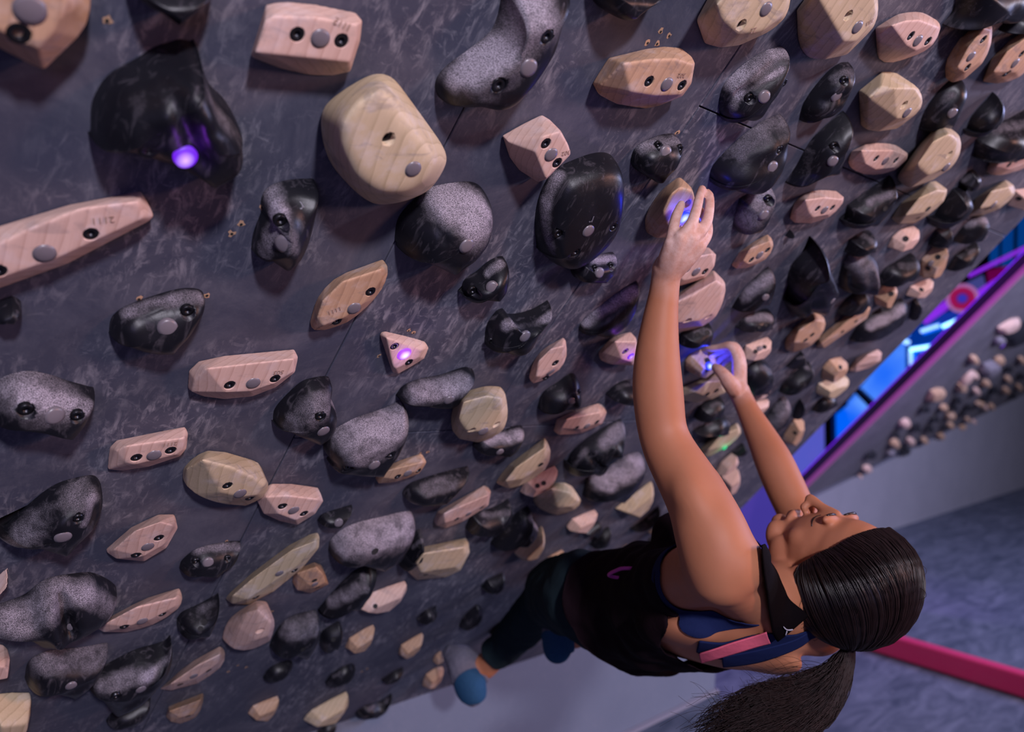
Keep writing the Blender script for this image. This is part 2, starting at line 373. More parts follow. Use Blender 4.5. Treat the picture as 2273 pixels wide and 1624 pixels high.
# round fan: pale rim, crimson drum, blue hub; coloured light on them put in as glow
c = at_x(2136, 662, XB - 1.1); fan = empty('round_fan', Matrix.Translation(c)); tag(fan, 'round fan with a pale rim and crimson drum above the blue tubes', 'fan')
zf = (RW.T @ np.array(c))[2]; R_ = 29 / FPX * zf; tc_ = (-c).normalized(); e1 = tc_.orthogonal().normalized(); e2 = tc_.cross(e1)
def circ(r, o=0): return [(e1 * math.cos(a) + e2 * math.sin(a)) * r + tc_ * o for a in np.linspace(0, 2 * math.pi, 33)]
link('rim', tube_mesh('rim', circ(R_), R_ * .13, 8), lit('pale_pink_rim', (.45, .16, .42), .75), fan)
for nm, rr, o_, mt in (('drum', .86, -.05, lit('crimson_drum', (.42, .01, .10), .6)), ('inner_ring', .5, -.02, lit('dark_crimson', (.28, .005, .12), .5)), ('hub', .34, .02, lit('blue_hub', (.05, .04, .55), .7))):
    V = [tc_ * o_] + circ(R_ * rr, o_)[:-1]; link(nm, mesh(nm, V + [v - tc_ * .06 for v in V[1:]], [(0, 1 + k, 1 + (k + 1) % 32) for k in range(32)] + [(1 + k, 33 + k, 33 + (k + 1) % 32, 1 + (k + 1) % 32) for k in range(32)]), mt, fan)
NAVB = lit('navy_blue_lit_column', (.0, .05, .26), .7)  # blue light on the columns put in as emission
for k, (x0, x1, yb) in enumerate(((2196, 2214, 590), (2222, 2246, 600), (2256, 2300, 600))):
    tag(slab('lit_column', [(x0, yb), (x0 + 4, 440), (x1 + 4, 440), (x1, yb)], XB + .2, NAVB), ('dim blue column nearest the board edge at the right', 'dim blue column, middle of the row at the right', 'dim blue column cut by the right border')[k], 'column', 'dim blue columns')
tag(slab('crimson_panel', [(1990,850),(2085,765),(2110,790),(2010,890)], XB - 1.6, lit('dim_crimson', (.16, .0, .045), .8)), 'dim crimson panel below the light tubes', 'wall panel')  # this and the next three glow in place of light falling on them
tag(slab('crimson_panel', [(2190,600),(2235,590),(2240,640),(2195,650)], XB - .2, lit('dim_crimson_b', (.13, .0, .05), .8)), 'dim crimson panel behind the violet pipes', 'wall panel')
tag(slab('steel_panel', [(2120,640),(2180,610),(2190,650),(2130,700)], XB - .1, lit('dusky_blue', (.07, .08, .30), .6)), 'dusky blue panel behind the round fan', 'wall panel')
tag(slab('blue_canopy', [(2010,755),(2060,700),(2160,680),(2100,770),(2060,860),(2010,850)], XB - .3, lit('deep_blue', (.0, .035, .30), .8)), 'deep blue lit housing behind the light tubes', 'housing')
light('gap_violet_lamp', 'AREA', (4.6, 3.6, -.4), (4.0, 1.6, -1.5), 24, (.32, .16, 1.0), .5)
light('edge_violet_lamp', 'AREA', K2 + bl * 1.6 - bu * .5 + bn * .35, K2 + bl * 1.4 + bu * .6, 6, (.45, .08, 1.0), .2, 2.4)
# ---------------------------------------------------------------- the near board: 40 degrees past upright
H0 = 0.764                                  # distance from the camera to the board's face
AX = Vector((1, 0, 0)); AY = Vector((0, -.642788, .766044)); AZ = Vector((0, -.766044, -.642788))
ORG = -H0 * AZ
MB = Matrix.Identity(4)
for i in range(3):
    MB[i][0] = AX[i]; MB[i][1] = AY[i]; MB[i][2] = AZ[i]; MB[i][3] = ORG[i]
MBI = MB.inverted(); MR = MB.to_3x3().inverted()
CAMB = MBI @ Vector((0, 0, 0))
def bray(px, py): return MR @ ray(px, py)
def bpt(px, py, w=0.0):                      # board coordinates of the point at height w seen at a picture position
    d = bray(px, py); t = (CAMB.z - w) / -d.z
    return CAMB + d * t

board = empty('climbing_board', MB)
tag(board, 'big dark grey overhanging board crowded with wooden and black holds', 'climbing board')
US = [-1.90, -.585, .635, 1.855, 2.565]; VS = [1.95, 1.05, -.171, -.866, -2.09]
# panel joints: u = .635 and 1.03 upright, v = -.171 and -.866 across
def panel(u0, u1, v0, v1):
    gp = .0012
    o = box('panel', (u0 + gp, v0 + gp, -.018), (u1 - u0 - 2 * gp, 0, 0), (0, v1 - v0 - 2 * gp, 0), (0, 0, .018), PANEL, board)
    b = o.modifiers.new('bevel', 'BEVEL'); b.width = .0009; b.segments = 1
for a, b_, c_, d_ in ((-1.9, -.585, 1.95, .35), (-1.9, -.585, .35, -.866), (-1.9, -.585, -.866, -2.09),
                      (-.585, .635, 1.95, .35), (-.585, .635, .35, -2.09),
                      (.635, 1.03, 1.95, -.866), (1.03, 2.565, 1.95, -.171),
                      (1.03, 2.565, -.171, -.866), (.635, 2.565, -.866, -2.09)):
    panel(a, b_, d_, c_)
box('backing', (-1.9, -2.09, -.14), (4.465, 0, 0), (0, 4.04, 0), (0, 0, .118), plain('black_backing', (.02, .02, .024), .8), board)
# splintered screw holes in the paint
SPL = plain('torn_plywood', (.42, .25, .15), .9); SH = plain('screw_hole_dark', (.01, .01, .01), .9)
k_ = 0
for (x, y) in [(1437,95),(1466,70),(1485,79),(1458,97),(1503,294),(535,497),(514,518),(582,459),(308,663),(459,655),(237,45),(907,733),(918,738),(841,789),(933,1006),(950,1002),(547,1027),(503,1200),(604,1356),(803,1490),(815,1484),(547,1480),(507,1490),(528,1476),(1178,1092),(1688,512)]:
    random.seed(k_ + 100); k_ += 1
    c = bpt(x, y); n = 9; r0 = .0042 if k_ < 12 else .0034
    V = [(c.x, c.y, .0006)]; 
    for q in range(n):
        a = 2 * math.pi * q / n; rr = r0 * random.uniform(.55, 1.45)
        V.append((c.x + rr * math.cos(a), c.y + rr * math.sin(a), .0003))
    o = link('screw_hole', mesh('screw_hole', V, [(0, 1 + q, 1 + (q + 1) % n) for q in range(n)]), SPL, board, False)
    V = [(c.x + r0 * .45 * math.cos(a * .785), c.y + r0 * .45 * math.sin(a * .785), .0009) for a in range(8)]
    link('dark_hole', mesh('dark_hole', V, [tuple(range(8))]), SH, o, False)

# ---------------------------------------------------------------- climbing holds
def smooth_loop(P, k=4, corner=52):
    n = len(P); out = []
    tang = []; cor = []
    for i in range(n):
        a, b, c = P[i - 1], P[i], P[(i + 1) % n]
        u, v = (b - a), (c - b)
        an = math.degrees(u.xy.angle(v.xy, 0)) if u.length > 1e-6 and v.length > 1e-6 else 0
        cor.append(an > corner); tang.append((c - a) * .5)
    for i in range(n):
        j = (i + 1) % n; p, q = P[i], P[j]; L = (q - p)
        t0 = L if cor[i] else tang[i].normalized() * L.length if tang[i].length else L
        t1 = L if cor[j] else tang[j].normalized() * L.length if tang[j].length else L
        for s in range(k):
            t = s / k; t2 = t * t; t3 = t2 * t
            out.append(p * (2 * t3 - 3 * t2 + 1) + t0 * (t3 - 2 * t2 + t) + q * (-2 * t3 + 3 * t2) + t1 * (t3 - t2))
    return out
VPX, VPY = -547.0, -1516.0                   # where straight lines out of the board run to in the picture
def auto_f(pts):
    n = len(pts); A = sum(pts[i][0] * pts[(i + 1) % n][1] - pts[(i + 1) % n][0] * pts[i][1] for i in range(n))
    s = 1 if A > 0 else -1; out = []
    for i in range(n):
        a, b = pts[i - 1], pts[(i + 1) % n]; p = pts[i]
        tx, ty = b[0] - a[0], b[1] - a[1]; l = math.hypot(tx, ty) or 1
        nx, ny = s * ty / l, -s * tx / l
        ex, ey = p[0] - VPX, p[1] - VPY; m = math.hypot(ex, ey)
        d = (nx * ex + ny * ey) / m
        out.append(max(0, min(1, (d + .25) / .9)))
    return out
def lift(pts, H, k):
    """outline points -> board coordinates; points with a third value carry their own height fraction"""
    f = auto_f([p[:2] for p in pts]); R = []
    for p, q in zip(pts, f):
        q = p[2] if len(p) > 2 else q * k
        R.append(bpt(p[0], p[1], q * H))
    return R
def parse(s):
    return [tuple(float(v) for v in t.split(',')) for t in s.split()]

def disc_mesh(name, r, dome, seg=20, rings=3, rim=.0006):
    V = [(0, 0, dome)]; F = []
    for i in range(1, rings + 1):
        q = i / rings
        for k in range(seg):
            a = 2 * math.pi * k / seg; V.append((r * q * math.cos(a), r * q * math.sin(a), dome * (1 - q * q)))
    for k in range(seg):
        V.append((r * math.cos(2 * math.pi * k / seg), r * math.sin(2 * math.pi * k / seg), -.004))
    for k in range(seg): F.append((0, 1 + k, 1 + (k + 1) % seg))
    for i in range(rings):
        o = 1 + i * seg
        for k in range(seg): F.append((o + k, o + seg + k, o + seg + (k + 1) % seg, o + (k + 1) % seg))
    return mesh(name, V, F)
ME_LENS = {}
def lens_mesh(mat):
    if mat.name not in ME_LENS:
        me = disc_mesh('led_lens', .0098, .0016); me.materials.append(mat)
        me.polygons.foreach_set('use_smooth', [True] * len(me.polygons)); ME_LENS[mat.name] = me
    return ME_LENS[mat.name]
def ring_profile(name, prof, seg=20, mats=None):
    V = []; F = []
    for (r, z) in prof:
        for k in range(seg):
            a = 2 * math.pi * k / seg; V.append((r * math.cos(a), r * math.sin(a), z))
    for i in range(len(prof) - 1):
        for k in range(seg): F.append((i * seg + k, i * seg + (k + 1) % seg, (i + 1) * seg + (k + 1) % seg, (i + 1) * seg + k))
    F.append(tuple((len(prof) - 1) * seg + k for k in range(seg)))
    return mesh(name, V, F)
# a socket-head bolt: rim, face, hexagonal socket
ME_BOLT = ring_profile('bolt', [(.0074, -.006), (.0074, -.0004), (.0068, 0), (.0036, 0), (.0033, -.0003), (.0032, -.0032)], 18)
ME_BOLT.materials.append(BOLT)
ME_BOLT.polygons.foreach_set('use_smooth', [True] * len(ME_BOLT.polygons))
ME_HOLE = ring_profile('bolt_hole', [(.0068, .0004), (.0060, -.0002), (.0002, -.0004)], 16); ME_HOLE.materials.append(HOLE)

def add_parts(root, bv, off, led, bolts, H, lm=None, deep=False, smallest=False):
    """lens and bolts where they sit on the surface; returns the cutters for bolt wells"""
    wells = []
    def hit(x, y):
        d = bray(x, y).normalized()
        loc, nor, idx, dist = bv.ray_cast(CAMB - off, d)
        if loc is None:
            p = bpt(x, y, H * .8) - off; return p, Vector((0, 0, 1))
        return loc, (nor if nor.dot(d) < 0 else -nor)
    if led is not None:
        p, nn = hit(*led[:2])
        s = led[2] if len(led) > 2 else 1.0
        nn = (nn + Vector((0, 0, .8))).normalized()
        o = bpy.data.objects.new('led_lens', lens_mesh(lm or LENS)); COL.objects.link(o); o.parent = root
        o.location = p + nn * .0007; o.rotation_euler = nn.to_track_quat('Z', 'Y').to_euler(); o.scale = (s, s, s)
        if lm:
            o['label'] = 'lit led lens'
            gc = {'led_purple': (.35, .05, 1), 'led_blue': (.02, .04, 1), 'led_pale_purple': (.6, .3, 1), 'led_green': (.05, 1, .4)}[lm.name]
            ld = bpy.data.lights.new('led_glow', 'POINT'); ld.color = gc; ld.energy = {'led_blue': .22, 'led_purple': .022}.get(lm.name, .02); ld.shadow_soft_size = .006
            lo = bpy.data.objects.new('led_glow', ld); COL.objects.link(lo); lo.parent = root; lo.location = p + nn * .016
    for bx in bolts:
        p, nn = hit(*bx[:2]); s = bx[2] if len(bx) > 2 else 1.0
        dz = .012 if deep else .0045
        if smallest:
            o = bpy.data.objects.new('bolt_hole', ME_HOLE); COL.objects.link(o); o.parent = root
            o.location = p + nn * .0006; o.rotation_euler = nn.to_track_quat('Z', 'Y').to_euler(); o.scale = (s, s, s)
            continue
        wells.append((p, s, dz))
        o = bpy.data.objects.new('bolt', ME_BOLT); COL.objects.link(o); o.parent = root
        o.location = p - Vector((0, 0, dz)); o.location.z = max(o.location.z + .0037, .0072); o.scale = (s, s, s)
    return wells
def well_cut(body, root, wells, H):
    if not wells: return
    bm = bmesh.new()
    for p, s, dz in wells:
        r = .0078 * s
        m = Matrix.Translation(p + Vector((0, 0, .05 - dz)))
        bmesh.ops.create_cone(bm, cap_ends=True, segments=20, radius1=r, radius2=r, depth=.1, matrix=m)
    me = bpy.data.meshes.new('cut'); bm.to_mesh(me); bm.free()
    c = bpy.data.objects.new('cut', me); COL.objects.link(c); c.parent = root; me.materials.append(body.data.materials[0])
    bo = body.modifiers.new('wells', 'BOOLEAN'); bo.operation = 'DIFFERENCE'; bo.object = c; bo.solver = 'EXACT'
    return c
CUTS = []; EVAL = []

def engrave(root, bv, off, txt, x, y, size, ang, mat=None):
    cu = bpy.data.curves.new('t', 'FONT'); cu.body = txt; cu.size = size; cu.align_x = 'CENTER'; cu.align_y = 'CENTER'; cu.extrude = .0001
    t = bpy.data.objects.new('t', cu); COL.objects.link(t)
    bpy.context.view_layer.update()
    me = bpy.data.meshes.new_from_object(t.evaluated_get(bpy.context.evaluated_depsgraph_get()))
    bpy.data.objects.remove(t)
    d = bray(x, y).normalized(); loc, nor, i_, d_ = bv.ray_cast(CAMB - off, d)
    if loc is None: return
    if nor.dot(d) > 0: nor = -nor
    o = link('engraving', me, mat or ENGR, root, False)
    yv = Vector((math.sin(ang), -math.cos(ang), 0)); yv = (yv - nor * yv.dot(nor)).normalized(); xv = yv.cross(nor)
    M = Matrix((xv, yv, nor)).transposed().to_4x4(); M.translation = loc + nor * .0010
    o.matrix_local = M

def root_for(name, c):
    m = MB.copy(); m.translation = MB @ Vector((c.x, c.y, 0)); return empty(name, m)

def wood(outline, H, label, top='', led=None, bolts=(), mat=None, lm=None, bev=.0035, k=.55, deep=False, group=None, txt=None, small=False, smooth=4, inset=.0):
    P = parse(outline); base = lift(P, H, k)
    if smooth > 1: base = smooth_loop(base, smooth)
    c = sum(base, Vector()) / len(base); off = Vector((c.x, c.y, 0))
    T = [bpt(p[0], p[1], (p[2] if len(p) > 2 else 1) * H) for p in parse(top)]
    if not T:                                  # a plateau around the middle, nearer the low side
        ins = .62
        T = [Vector((c.x + (b.x - c.x) * ins, c.y + (b.y - c.y) * ins, H)) for b in base[::2]]
    bm = bmesh.new()
    for b in base:
        bm.verts.new((b.x - off.x, b.y - off.y, .0016)); bm.verts.new(b - off)
    for t in T: bm.verts.new(t - off)
    r = bmesh.ops.convex_hull(bm, input=bm.verts[:])
    for ge in list(dict.fromkeys(r['geom_interior'] + r['geom_unused'])):
        if isinstance(ge, bmesh.types.BMVert) and ge.is_valid: bm.verts.remove(ge)
    bmesh.ops.dissolve_limit(bm, angle_limit=math.radians(5), verts=bm.verts[:], edges=bm.edges[:])
    bmesh.ops.recalc_face_normals(bm, faces=bm.faces[:])
    bv = BVHTree.FromBMesh(bm)
    me = bpy.data.meshes.new('body'); bm.to_mesh(me); bm.free()
    nm = 'wooden_climbing_hold'
    root = root_for(nm, c); tag(root, label, 'climbing hold', group or 'wooden holds on the near board')
    body = link('body', me, mat or MAPLE, root, True)
    sz = max((b - c).xy.length for b in base); vx = max(.0011, min(.0021, sz / 48))
    b = body.modifiers.new('remesh', 'REMESH'); b.mode = 'VOXEL'; b.voxel_size = vx
    b = body.modifiers.new('sand', 'SMOOTH'); b.factor = .5; b.iterations = max(3, int((bev / vx) ** 2 * 1.2)); 
    wl = add_parts(root, bv, off, led, bolts, H, lm, deep, small)
    if txt: engrave(root, bv, off, *txt)
    cobj = well_cut(body, root, wl, H)
    if cobj: CUTS.append(cobj)
    EVAL.append(body)
    return root

def seg_d(p, a, b):
    ab = b - a; t = max(0, min(1, (p - a).dot(ab) / max(ab.length_squared, 1e-9))); return (p - a - ab * t).length
def dome(outline, H, label, feats='', chalk='', led=None, bolts=(), lm=None, mat=None, p=2.8, k=.6, seg=72, rings=22, group=None, center=None, small=False, rough=.0012, base_chalk=.05, name=None, txt=None, deep=False):
    P = parse(outline); base = smooth_loop(lift(P, H, k), max(3, seg // len(P)), 70)
    c = sum(base, Vector()) / len(base)
    if center: c = bpt(center[0], center[1], H * .8)
    off = Vector((c.x, c.y, 0)); n = len(base)
    fe = []
    for t in feats.split():
        q = [float(v) for v in t.split(',')]
        a = bpt(q[0], q[1], H * .7).xy; b_ = bpt(q[2], q[3], H * .7).xy; fe.append((a, b_, q[4] * .001, q[5] * .001))
    ch = []
    for t in chalk.split():
        q = [float(v) for v in t.split(',')]
        ch.append(q)
    V = []; A = []
    seed = Vector((c.x * 37.1, c.y * 23.7, 0))
    R = [1.0] + [math.cos(math.pi / 2 * (i / rings) ** 1.05) for i in range(0, rings)]
    sz = max((b - c).xy.length for b in base)
    for i, r in enumerate(R):
        for b in base:
            u = c.x + (b.x - c.x) * r; v = c.y + (b.y - c.y) * r
            if i == 0: w = .0004
            else:
                w = b.z * 0 + H * max(0, 1 - r ** p) ** .55
                q = Vector((u, v)); edge = min(1, (1 - r) * 4.5)
                for a, b2, s, am in fe:
                    d = seg_d(q, a, b2); w += am * math.exp(-(d / s) ** 2) * edge
                w += noise.noise(Vector((u, v, 0)) * 38 + seed) * rough * 2.2 * edge
                w = max(w, .002 if i > 1 else .0012)
            V.append(Vector((u, v, w)) - off)
    V.append(Vector((c.x, c.y, H + sum(am * math.exp(-(seg_d(c.xy, a, b2) / s) ** 2) for a, b2, s, am in fe))) - off)
    F = []
    m = len(R)
    area = sum(base[i].x * base[(i + 1) % n].y - base[(i + 1) % n].x * base[i].y for i in range(n))
    fl = area < 0
    for i in range(m - 1):
        for q in range(n):
            f = (i * n + q, i * n + (q + 1) % n, (i + 1) * n + (q + 1) % n, (i + 1) * n + q)
            F.append(f[::-1] if fl else f)
    for q in range(n):
        f = ((m - 1) * n + q, (m - 1) * n + (q + 1) % n, m * n); F.append(f[::-1] if fl else f)
    F.append(tuple(range(n)) if fl else tuple(range(n))[::-1])
    me = mesh('body', V, F)
    bv = BVHTree.FromPolygons(V, F)
    CH = []
    for q in ch:
        e = []
        for x, y in ((q[0], q[1]), (q[2], q[3])):
            loc = bv.ray_cast(CAMB - off, bray(x, y).normalized())[0]
            e.append(loc if loc is not None else bpt(x, y, H * .5) - off)
        CH.append((e[0], e[1], q[4] * .001, q[5]))
    for v_ in V:
        A.append(base_chalk + sum(am / (1 + math.exp(min(30, (seg_d(v_, a, b2) / s - 1) * 4.2))) for a, b2, s, am in CH))
    at = me.attributes.new('chalk', 'FLOAT', 'POINT'); at.data.foreach_set('value', A)
    root = root_for(name or 'resin_climbing_hold', c)
    tag(root, label, 'climbing hold', group or 'black holds on the near board')
    body = link('body', me, mat or RESIN, root, True)
    wl = add_parts(root, bv, off, led, bolts, H, lm, deep, small)
    if txt: engrave(root, bv, off, *txt, ENGR_B)
    cobj = well_cut(body, root, wl, H)
    if cobj: CUTS.append(cobj); EVAL.append(body)
    return root
def bake_cuts():
    bpy.context.view_layer.update()
    dg = bpy.context.evaluated_depsgraph_get()
    new = [bpy.data.meshes.new_from_object(o.evaluated_get(dg), depsgraph=dg) for o in EVAL]
    for o, me in zip(EVAL, new):
        if len(me.polygons) < 6: print('BAD CUT', o.parent['label']); 
        z = np.empty(len(me.vertices) * 3); me.vertices.foreach_get('co', z); z = z.reshape(-1, 3); z[:, 2] = np.maximum(z[:, 2], .0007); me.vertices.foreach_set('co', z.ravel())
        if len(me.polygons) >= 6: o.modifiers.clear(); o.data = me; me.polygons.foreach_set('use_smooth', [True] * len(me.polygons))
        elif 'wells' in o.modifiers: o.modifiers.remove(o.modifiers['wells'])
    for c in CUTS: bpy.data.objects.remove(c)
# ---- large wooden holds
wood('-90,-60 60,-110 190,-80 203,-15 193,55 150,108 98,157 40,128 0,98 -90,60', .05, 'blurred reddish wooden hold cut off by the top left corner', '-80,-60 140,-80 150,0 118,70 85,108 20,75 -80,30', (66,22,1.25), [(42,76,1.2)], TAN, smooth=2, bev=.006)
wood('590,10 610,5 640,3 700,9 790,27 805,45 800,90,.55 778,160,.4 740,168,.15 690,168,.05 620,150,0 560,128,.2', .036, 'squarish maple hold with two bolts, left of the grey sausage hold', '588,48 606,36 700,38 792,54 790,90 776,138 700,136 648,122 566,116', (711,85), [(660,77),(758,91)], MAPLE, txt=('1112', 760, 52, .010, -.12), smooth=1, bev=.004)
wood('705,268 708,240 735,213 790,176 830,158 858,158 882,178 930,248 972,305 997,343,.45 998,358,.55 984,385,.5 965,417,.45 940,434,.3 900,449,.2 866,456,.1 828,457,0 802,441 768,407 735,368 712,322', .085, 'largest pale poplar sloper, egg shaped with clear growth rings', '756,275 790,228 842,196 868,215 920,296 966,352 950,395 900,428 842,428 790,392 760,330', (917,375), [(863,309)], POPLAR, bev=.026, smooth=2, deep=True)
wood('1128,315,.35 1165,277,.1 1190,259,0 1210,262,.2 1245,290,.6 1262,322,.9 1268,342,1 1240,370,.9 1213,398,.75 1195,405,.25 1150,376,0 1132,350,.1', .052, 'boxy maple hold with a vertical row of two bolts, beside the big glossy dish', '1188,337 1206,303 1244,292 1258,318 1266,344 1240,368 1212,396', (1223,343), [(1212,319),(1237,362)], MAPLE, txt=('302', 1256, 338, .009, .5), smooth=1, bev=.005)
wood('1320,190,.15 1326,165,0 1350,128,0 1400,120,.1 1440,110,.1 1490,113,.3 1535,124,.5 1543,140,.7 1535,186,.75 1515,214,.4 1460,236,.12 1430,241,0 1370,232 1332,212', .050, 'brown two-tone wooden hold shading a darker underside, near four screw holes', '1385,140 1440,132 1500,130 1538,142 1532,180 1512,210 1458,212 1432,200 1400,203 1330,190,.5', (1480,187), [(1441,181),(1514,190)], TAN, txt=('302', 1513, 166, .009, .3), bev=.005, smooth=1)
wood('1548,50,.1 1565,5 1590,-40 1660,-60 1760,-60,.3 1755,0,.7 1742,42,.7 1700,75,.5 1640,102,.1 1600,107 1562,97', .062, 'pale poplar hold cropped by the top edge, above the chalky black slot hold', '1590,10 1640,-40 1750,-50 1750,0 1735,38 1690,70 1640,75 1600,40', (1700,20), [(1646,56)], POPLAR, bev=.01, smooth=2, deep=True, txt=('22', 1672, 66, .010, .5))
wood('1770,75 1785,35,.3 1808,-10,.2 1850,-30 1900,-50 1948,-30,.4 1950,20,.7 1940,60,.7 1905,95,.5 1880,122,.2 1830,133 1800,130 1775,105', .06, 'tall poplar hold with a darker left flank, cropped by the top edge', '1785,35,.55 1810,-20 1880,-40 1940,-20 1945,22 1930,58 1900,90 1874,90 1858,54', (1903,60), [(1883,35)], POPLAR, bev=.006, smooth=2, deep=True, txt=('333', 1930, 48, .009, .8))
wood('1946,105 1955,70,.3 1975,45,.1 1995,30,0 2040,30,.2 2080,45,.5 2088,62,.7 2070,100,.7 2035,122,.4 1980,138,0 1950,130', .045, 'maple hold with a plum-dark lower left flank, third wooden one from the top right', '1955,74,.6 1980,56 2010,46 2040,44 2082,60 2066,98 2034,112 2012,100 2010,88', (2037,90), [(2022,80),(2060,92)], MAPLE, bev=.004, smooth=2)
wood('2098,170 2102,130 2130,85 2170,55 2195,42,.2 2203,60,.6 2200,98,.8 2180,142,.8 2140,177,.5 2113,184', .042, 'narrow brown wooden hold standing on a pointed black one, near the top right corner', '2125,150 2150,105 2185,62 2198,66 2194,98 2175,138 2142,160', (2155,125), [(2183,88),(2148,150)], TAN, bev=.006, smooth=2)
wood('2180,180 2200,130 2240,90 2275,70 2310,60 2320,120,.7 2262,172,.7 2215,186,.3', .035, 'slanting brown wooden hold on the right border of the photo', '2205,160 2235,115 2290,75 2305,110 2255,160', (2253,140), [(2235,163),(2268,120)], TAN, bev=.005, smooth=2)
wood('1915,280 1913,245 1925,215,.4 1940,196,.3 1952,184,.2 1972,190,.5 2000,186,.8 2030,188,.8 2047,212,.9 2045,240,.9 2020,265,.6 1990,286,.2 1950,292 1925,288', .055, 'poplar saddle hold with a notch in its upper edge', '1928,216,.75 1955,190,.75 1985,196 2030,196 2043,218 2038,240 2012,262 1992,262 1994,240,.9', (2013,250), [(2007,233)], POPLAR, bev=.004, smooth=2, deep=True)
wood('1882,360 1890,335 1925,323,.2 1985,327,.5 2015,340,.6 2013,355,.6 1985,378,.5 1940,388,.1 1900,380', .034, 'slim pink maple hold with a row of three holes, left of the big ochre sloper', '1893,355,.6 1912,334 1985,334 2012,344 1984,372 1944,376 1922,364', (1965,357,.9), [(1945,352,.9),(1989,356,.9)], MAPLE, bev=.003, smooth=2)
wood('2003,410 2010,370 2040,320 2070,295 2105,283,.3 2130,300,.6 2132,340,.7 2110,375,.6 2070,400,.3 2020,418', .075, 'big ochre sloper with a dark bolt hole, right side under the saddle hold', '2035,365 2070,315 2108,296 2124,308 2122,342 2100,372 2062,388', (2100,371), [(2107,343)], POPLAR, bev=.012, smooth=2, deep=True)
wood('2190,375 2205,345 2250,335 2300,338 2310,360,.6 2240,385,.5 2200,388', .035, 'pinkish wooden hold on the right border, under the large black lobe', '2212,368 2230,348 2290,346 2290,358 2240,376', None, [(2240,365),(2258,355)], MAPLE, small=True)
wood('1985,490 2000,450 2040,425 2080,413,.4 2103,420,.7 2095,447,.7 2060,477,.5 2030,495,.2 1995,497', .05, 'ochre wooden hold with a dark lengthwise groove', '2010,478 2040,440 2080,422 2098,424 2090,444 2055,470', None, [(2060,463),(2038,483,.8)], POPLAR, bev=.005, smooth=2, small=True)
wood('2148,480 2165,440 2210,412 2250,410,.5 2253,430,.7 2220,462,.6 2180,478,.2', .05, 'rounded pale wooden hold close to the right border, left of a smaller pink one', '2175,462 2200,425 2240,415 2246,430 2215,455', (2205,455), [(2190,463)], POPLAR, bev=.007, smooth=2, small=True)
wood('2235,455 2250,420 2300,415 2300,450 2255,458,.5', .04, 'pink wooden hold cut by the right border, touching the rounded pale one', '', None, [(2262,440)], MAPLE, small=True, smooth=2)
wood('1753,485 1763,450 1785,433,.1 1830,430,.4 1873,437,.6 1870,452,.7 1840,482,.5 1800,496,.1 1765,495', .038, 'neat maple hold with three holes and a shaded left flank, mid right', '1766,466,.6 1788,444 1830,438 1868,442 1838,476 1806,482 1796,470', (1830,466,.9), [(1815,463,.9),(1848,461,.9)], MAPLE, bev=.003, smooth=2)
wood('1625,590 1640,560 1680,532 1712,527,.4 1717,545,.8 1700,575,.8 1660,594,.4 1635,597', .032, 'small tan slanted wooden hold right of the gripping left hand', '1650,578 1665,552 1708,535 1711,548 1695,570 1662,586', (1686,566,.9), [(1668,577,.9),(1704,555,.9)], TAN, bev=.004, smooth=2)
wood('1465,640 1490,590 1545,560 1575,555,.3 1590,565,.6 1585,592,.8 1565,617,.6 1530,628,.3 1490,640', .036, 'pale pink hold partly hidden behind the climber left wrist', '1500,610 1545,570 1580,563 1584,590 1560,612 1520,622', (1545,603), [(1525,600),(1565,603)], MAPLE, bev=.003, smooth=2)
wood('1455,700 1480,668 1560,632 1595,610,.3 1610,628,.6 1608,660,.7 1590,702,.6 1560,725,.4 1505,738,.1 1460,735', .06, 'large pale pink wedge hold right behind the climber forearm', '1480,680,.8 1540,655 1590,622 1604,632 1600,662 1580,695 1550,712 1500,716,.9', None, [(1527,713,1.1),(1573,703,1.1)], MAPLE, bev=.007, smooth=2, deep=True)
wood('1432,515 1430,485 1450,445 1480,410 1502,402,.1 1535,415,.6 1543,440,.8 1541,472,.8 1520,507,.6 1490,528,.3 1455,529', .055, 'tan wooden hold gripped by the climber left hand, lit blue', '1472,470 1490,430 1508,415 1535,420 1540,445 1534,472 1515,500 1490,508', (1518,481,1.3), [(1526,452)], TAN, LED_BLUE, bev=.010, smooth=2, deep=True)
wood('1968,548 1980,525 2000,508 2040,510,.5 2040,527,.7 2015,546,.5 1985,552', .035, 'small pink wooden hold between two black ones, high on the right', '', None, [(2010,530)], MAPLE, small=True, smooth=2)
wood('2040,610 2045,575 2070,550 2095,535,.3 2103,552,.7 2095,587,.7 2070,610,.4 2050,617', .042, 'brown wooden hold beside the board edge, right of a black wedge', '', (2068,585,.9), [(2082,570),(2060,595)], TAN, small=True, smooth=2)
wood('2010,655 2020,635 2045,623 2073,625,.6 2070,641,.7 2040,657,.3', .028, 'small pale wooden hold near the far board edge, above the chalky grey lobe', '', None, [(2045,643)], MAPLE, small=True, smooth=2)
wood('1943,675 1940,655 1955,637 1985,632,.5 1993,646,.8 1980,667,.7 1960,678,.2', .034, 'small orange cube-like wooden hold', '', None, [(1978,652)], TAN, small=True, smooth=2)
wood('1743,775 1745,750 1770,720 1810,700,.3 1830,706,.6 1830,732,.8 1800,767,.6 1760,782,.2', .038, 'smooth tan half-moon hold, left of the long wooden bar', '1762,760 1772,735 1810,710 1824,713 1822,733 1795,760', None, [(1803,742),(1788,754)], TAN, bev=.006, small=True, smooth=2)
wood('1812,770 1815,750 1870,710 1922,675,.5 1933,684,.8 1925,706,.7 1870,746,.5 1830,772,.2', .026, 'long thin wooden bar slanting along the board', '1822,762 1870,722 1922,682 1926,692 1870,738', None, [(1870,735,.8),(1900,712,.8)], TAN, bev=.004, small=True, smooth=1)
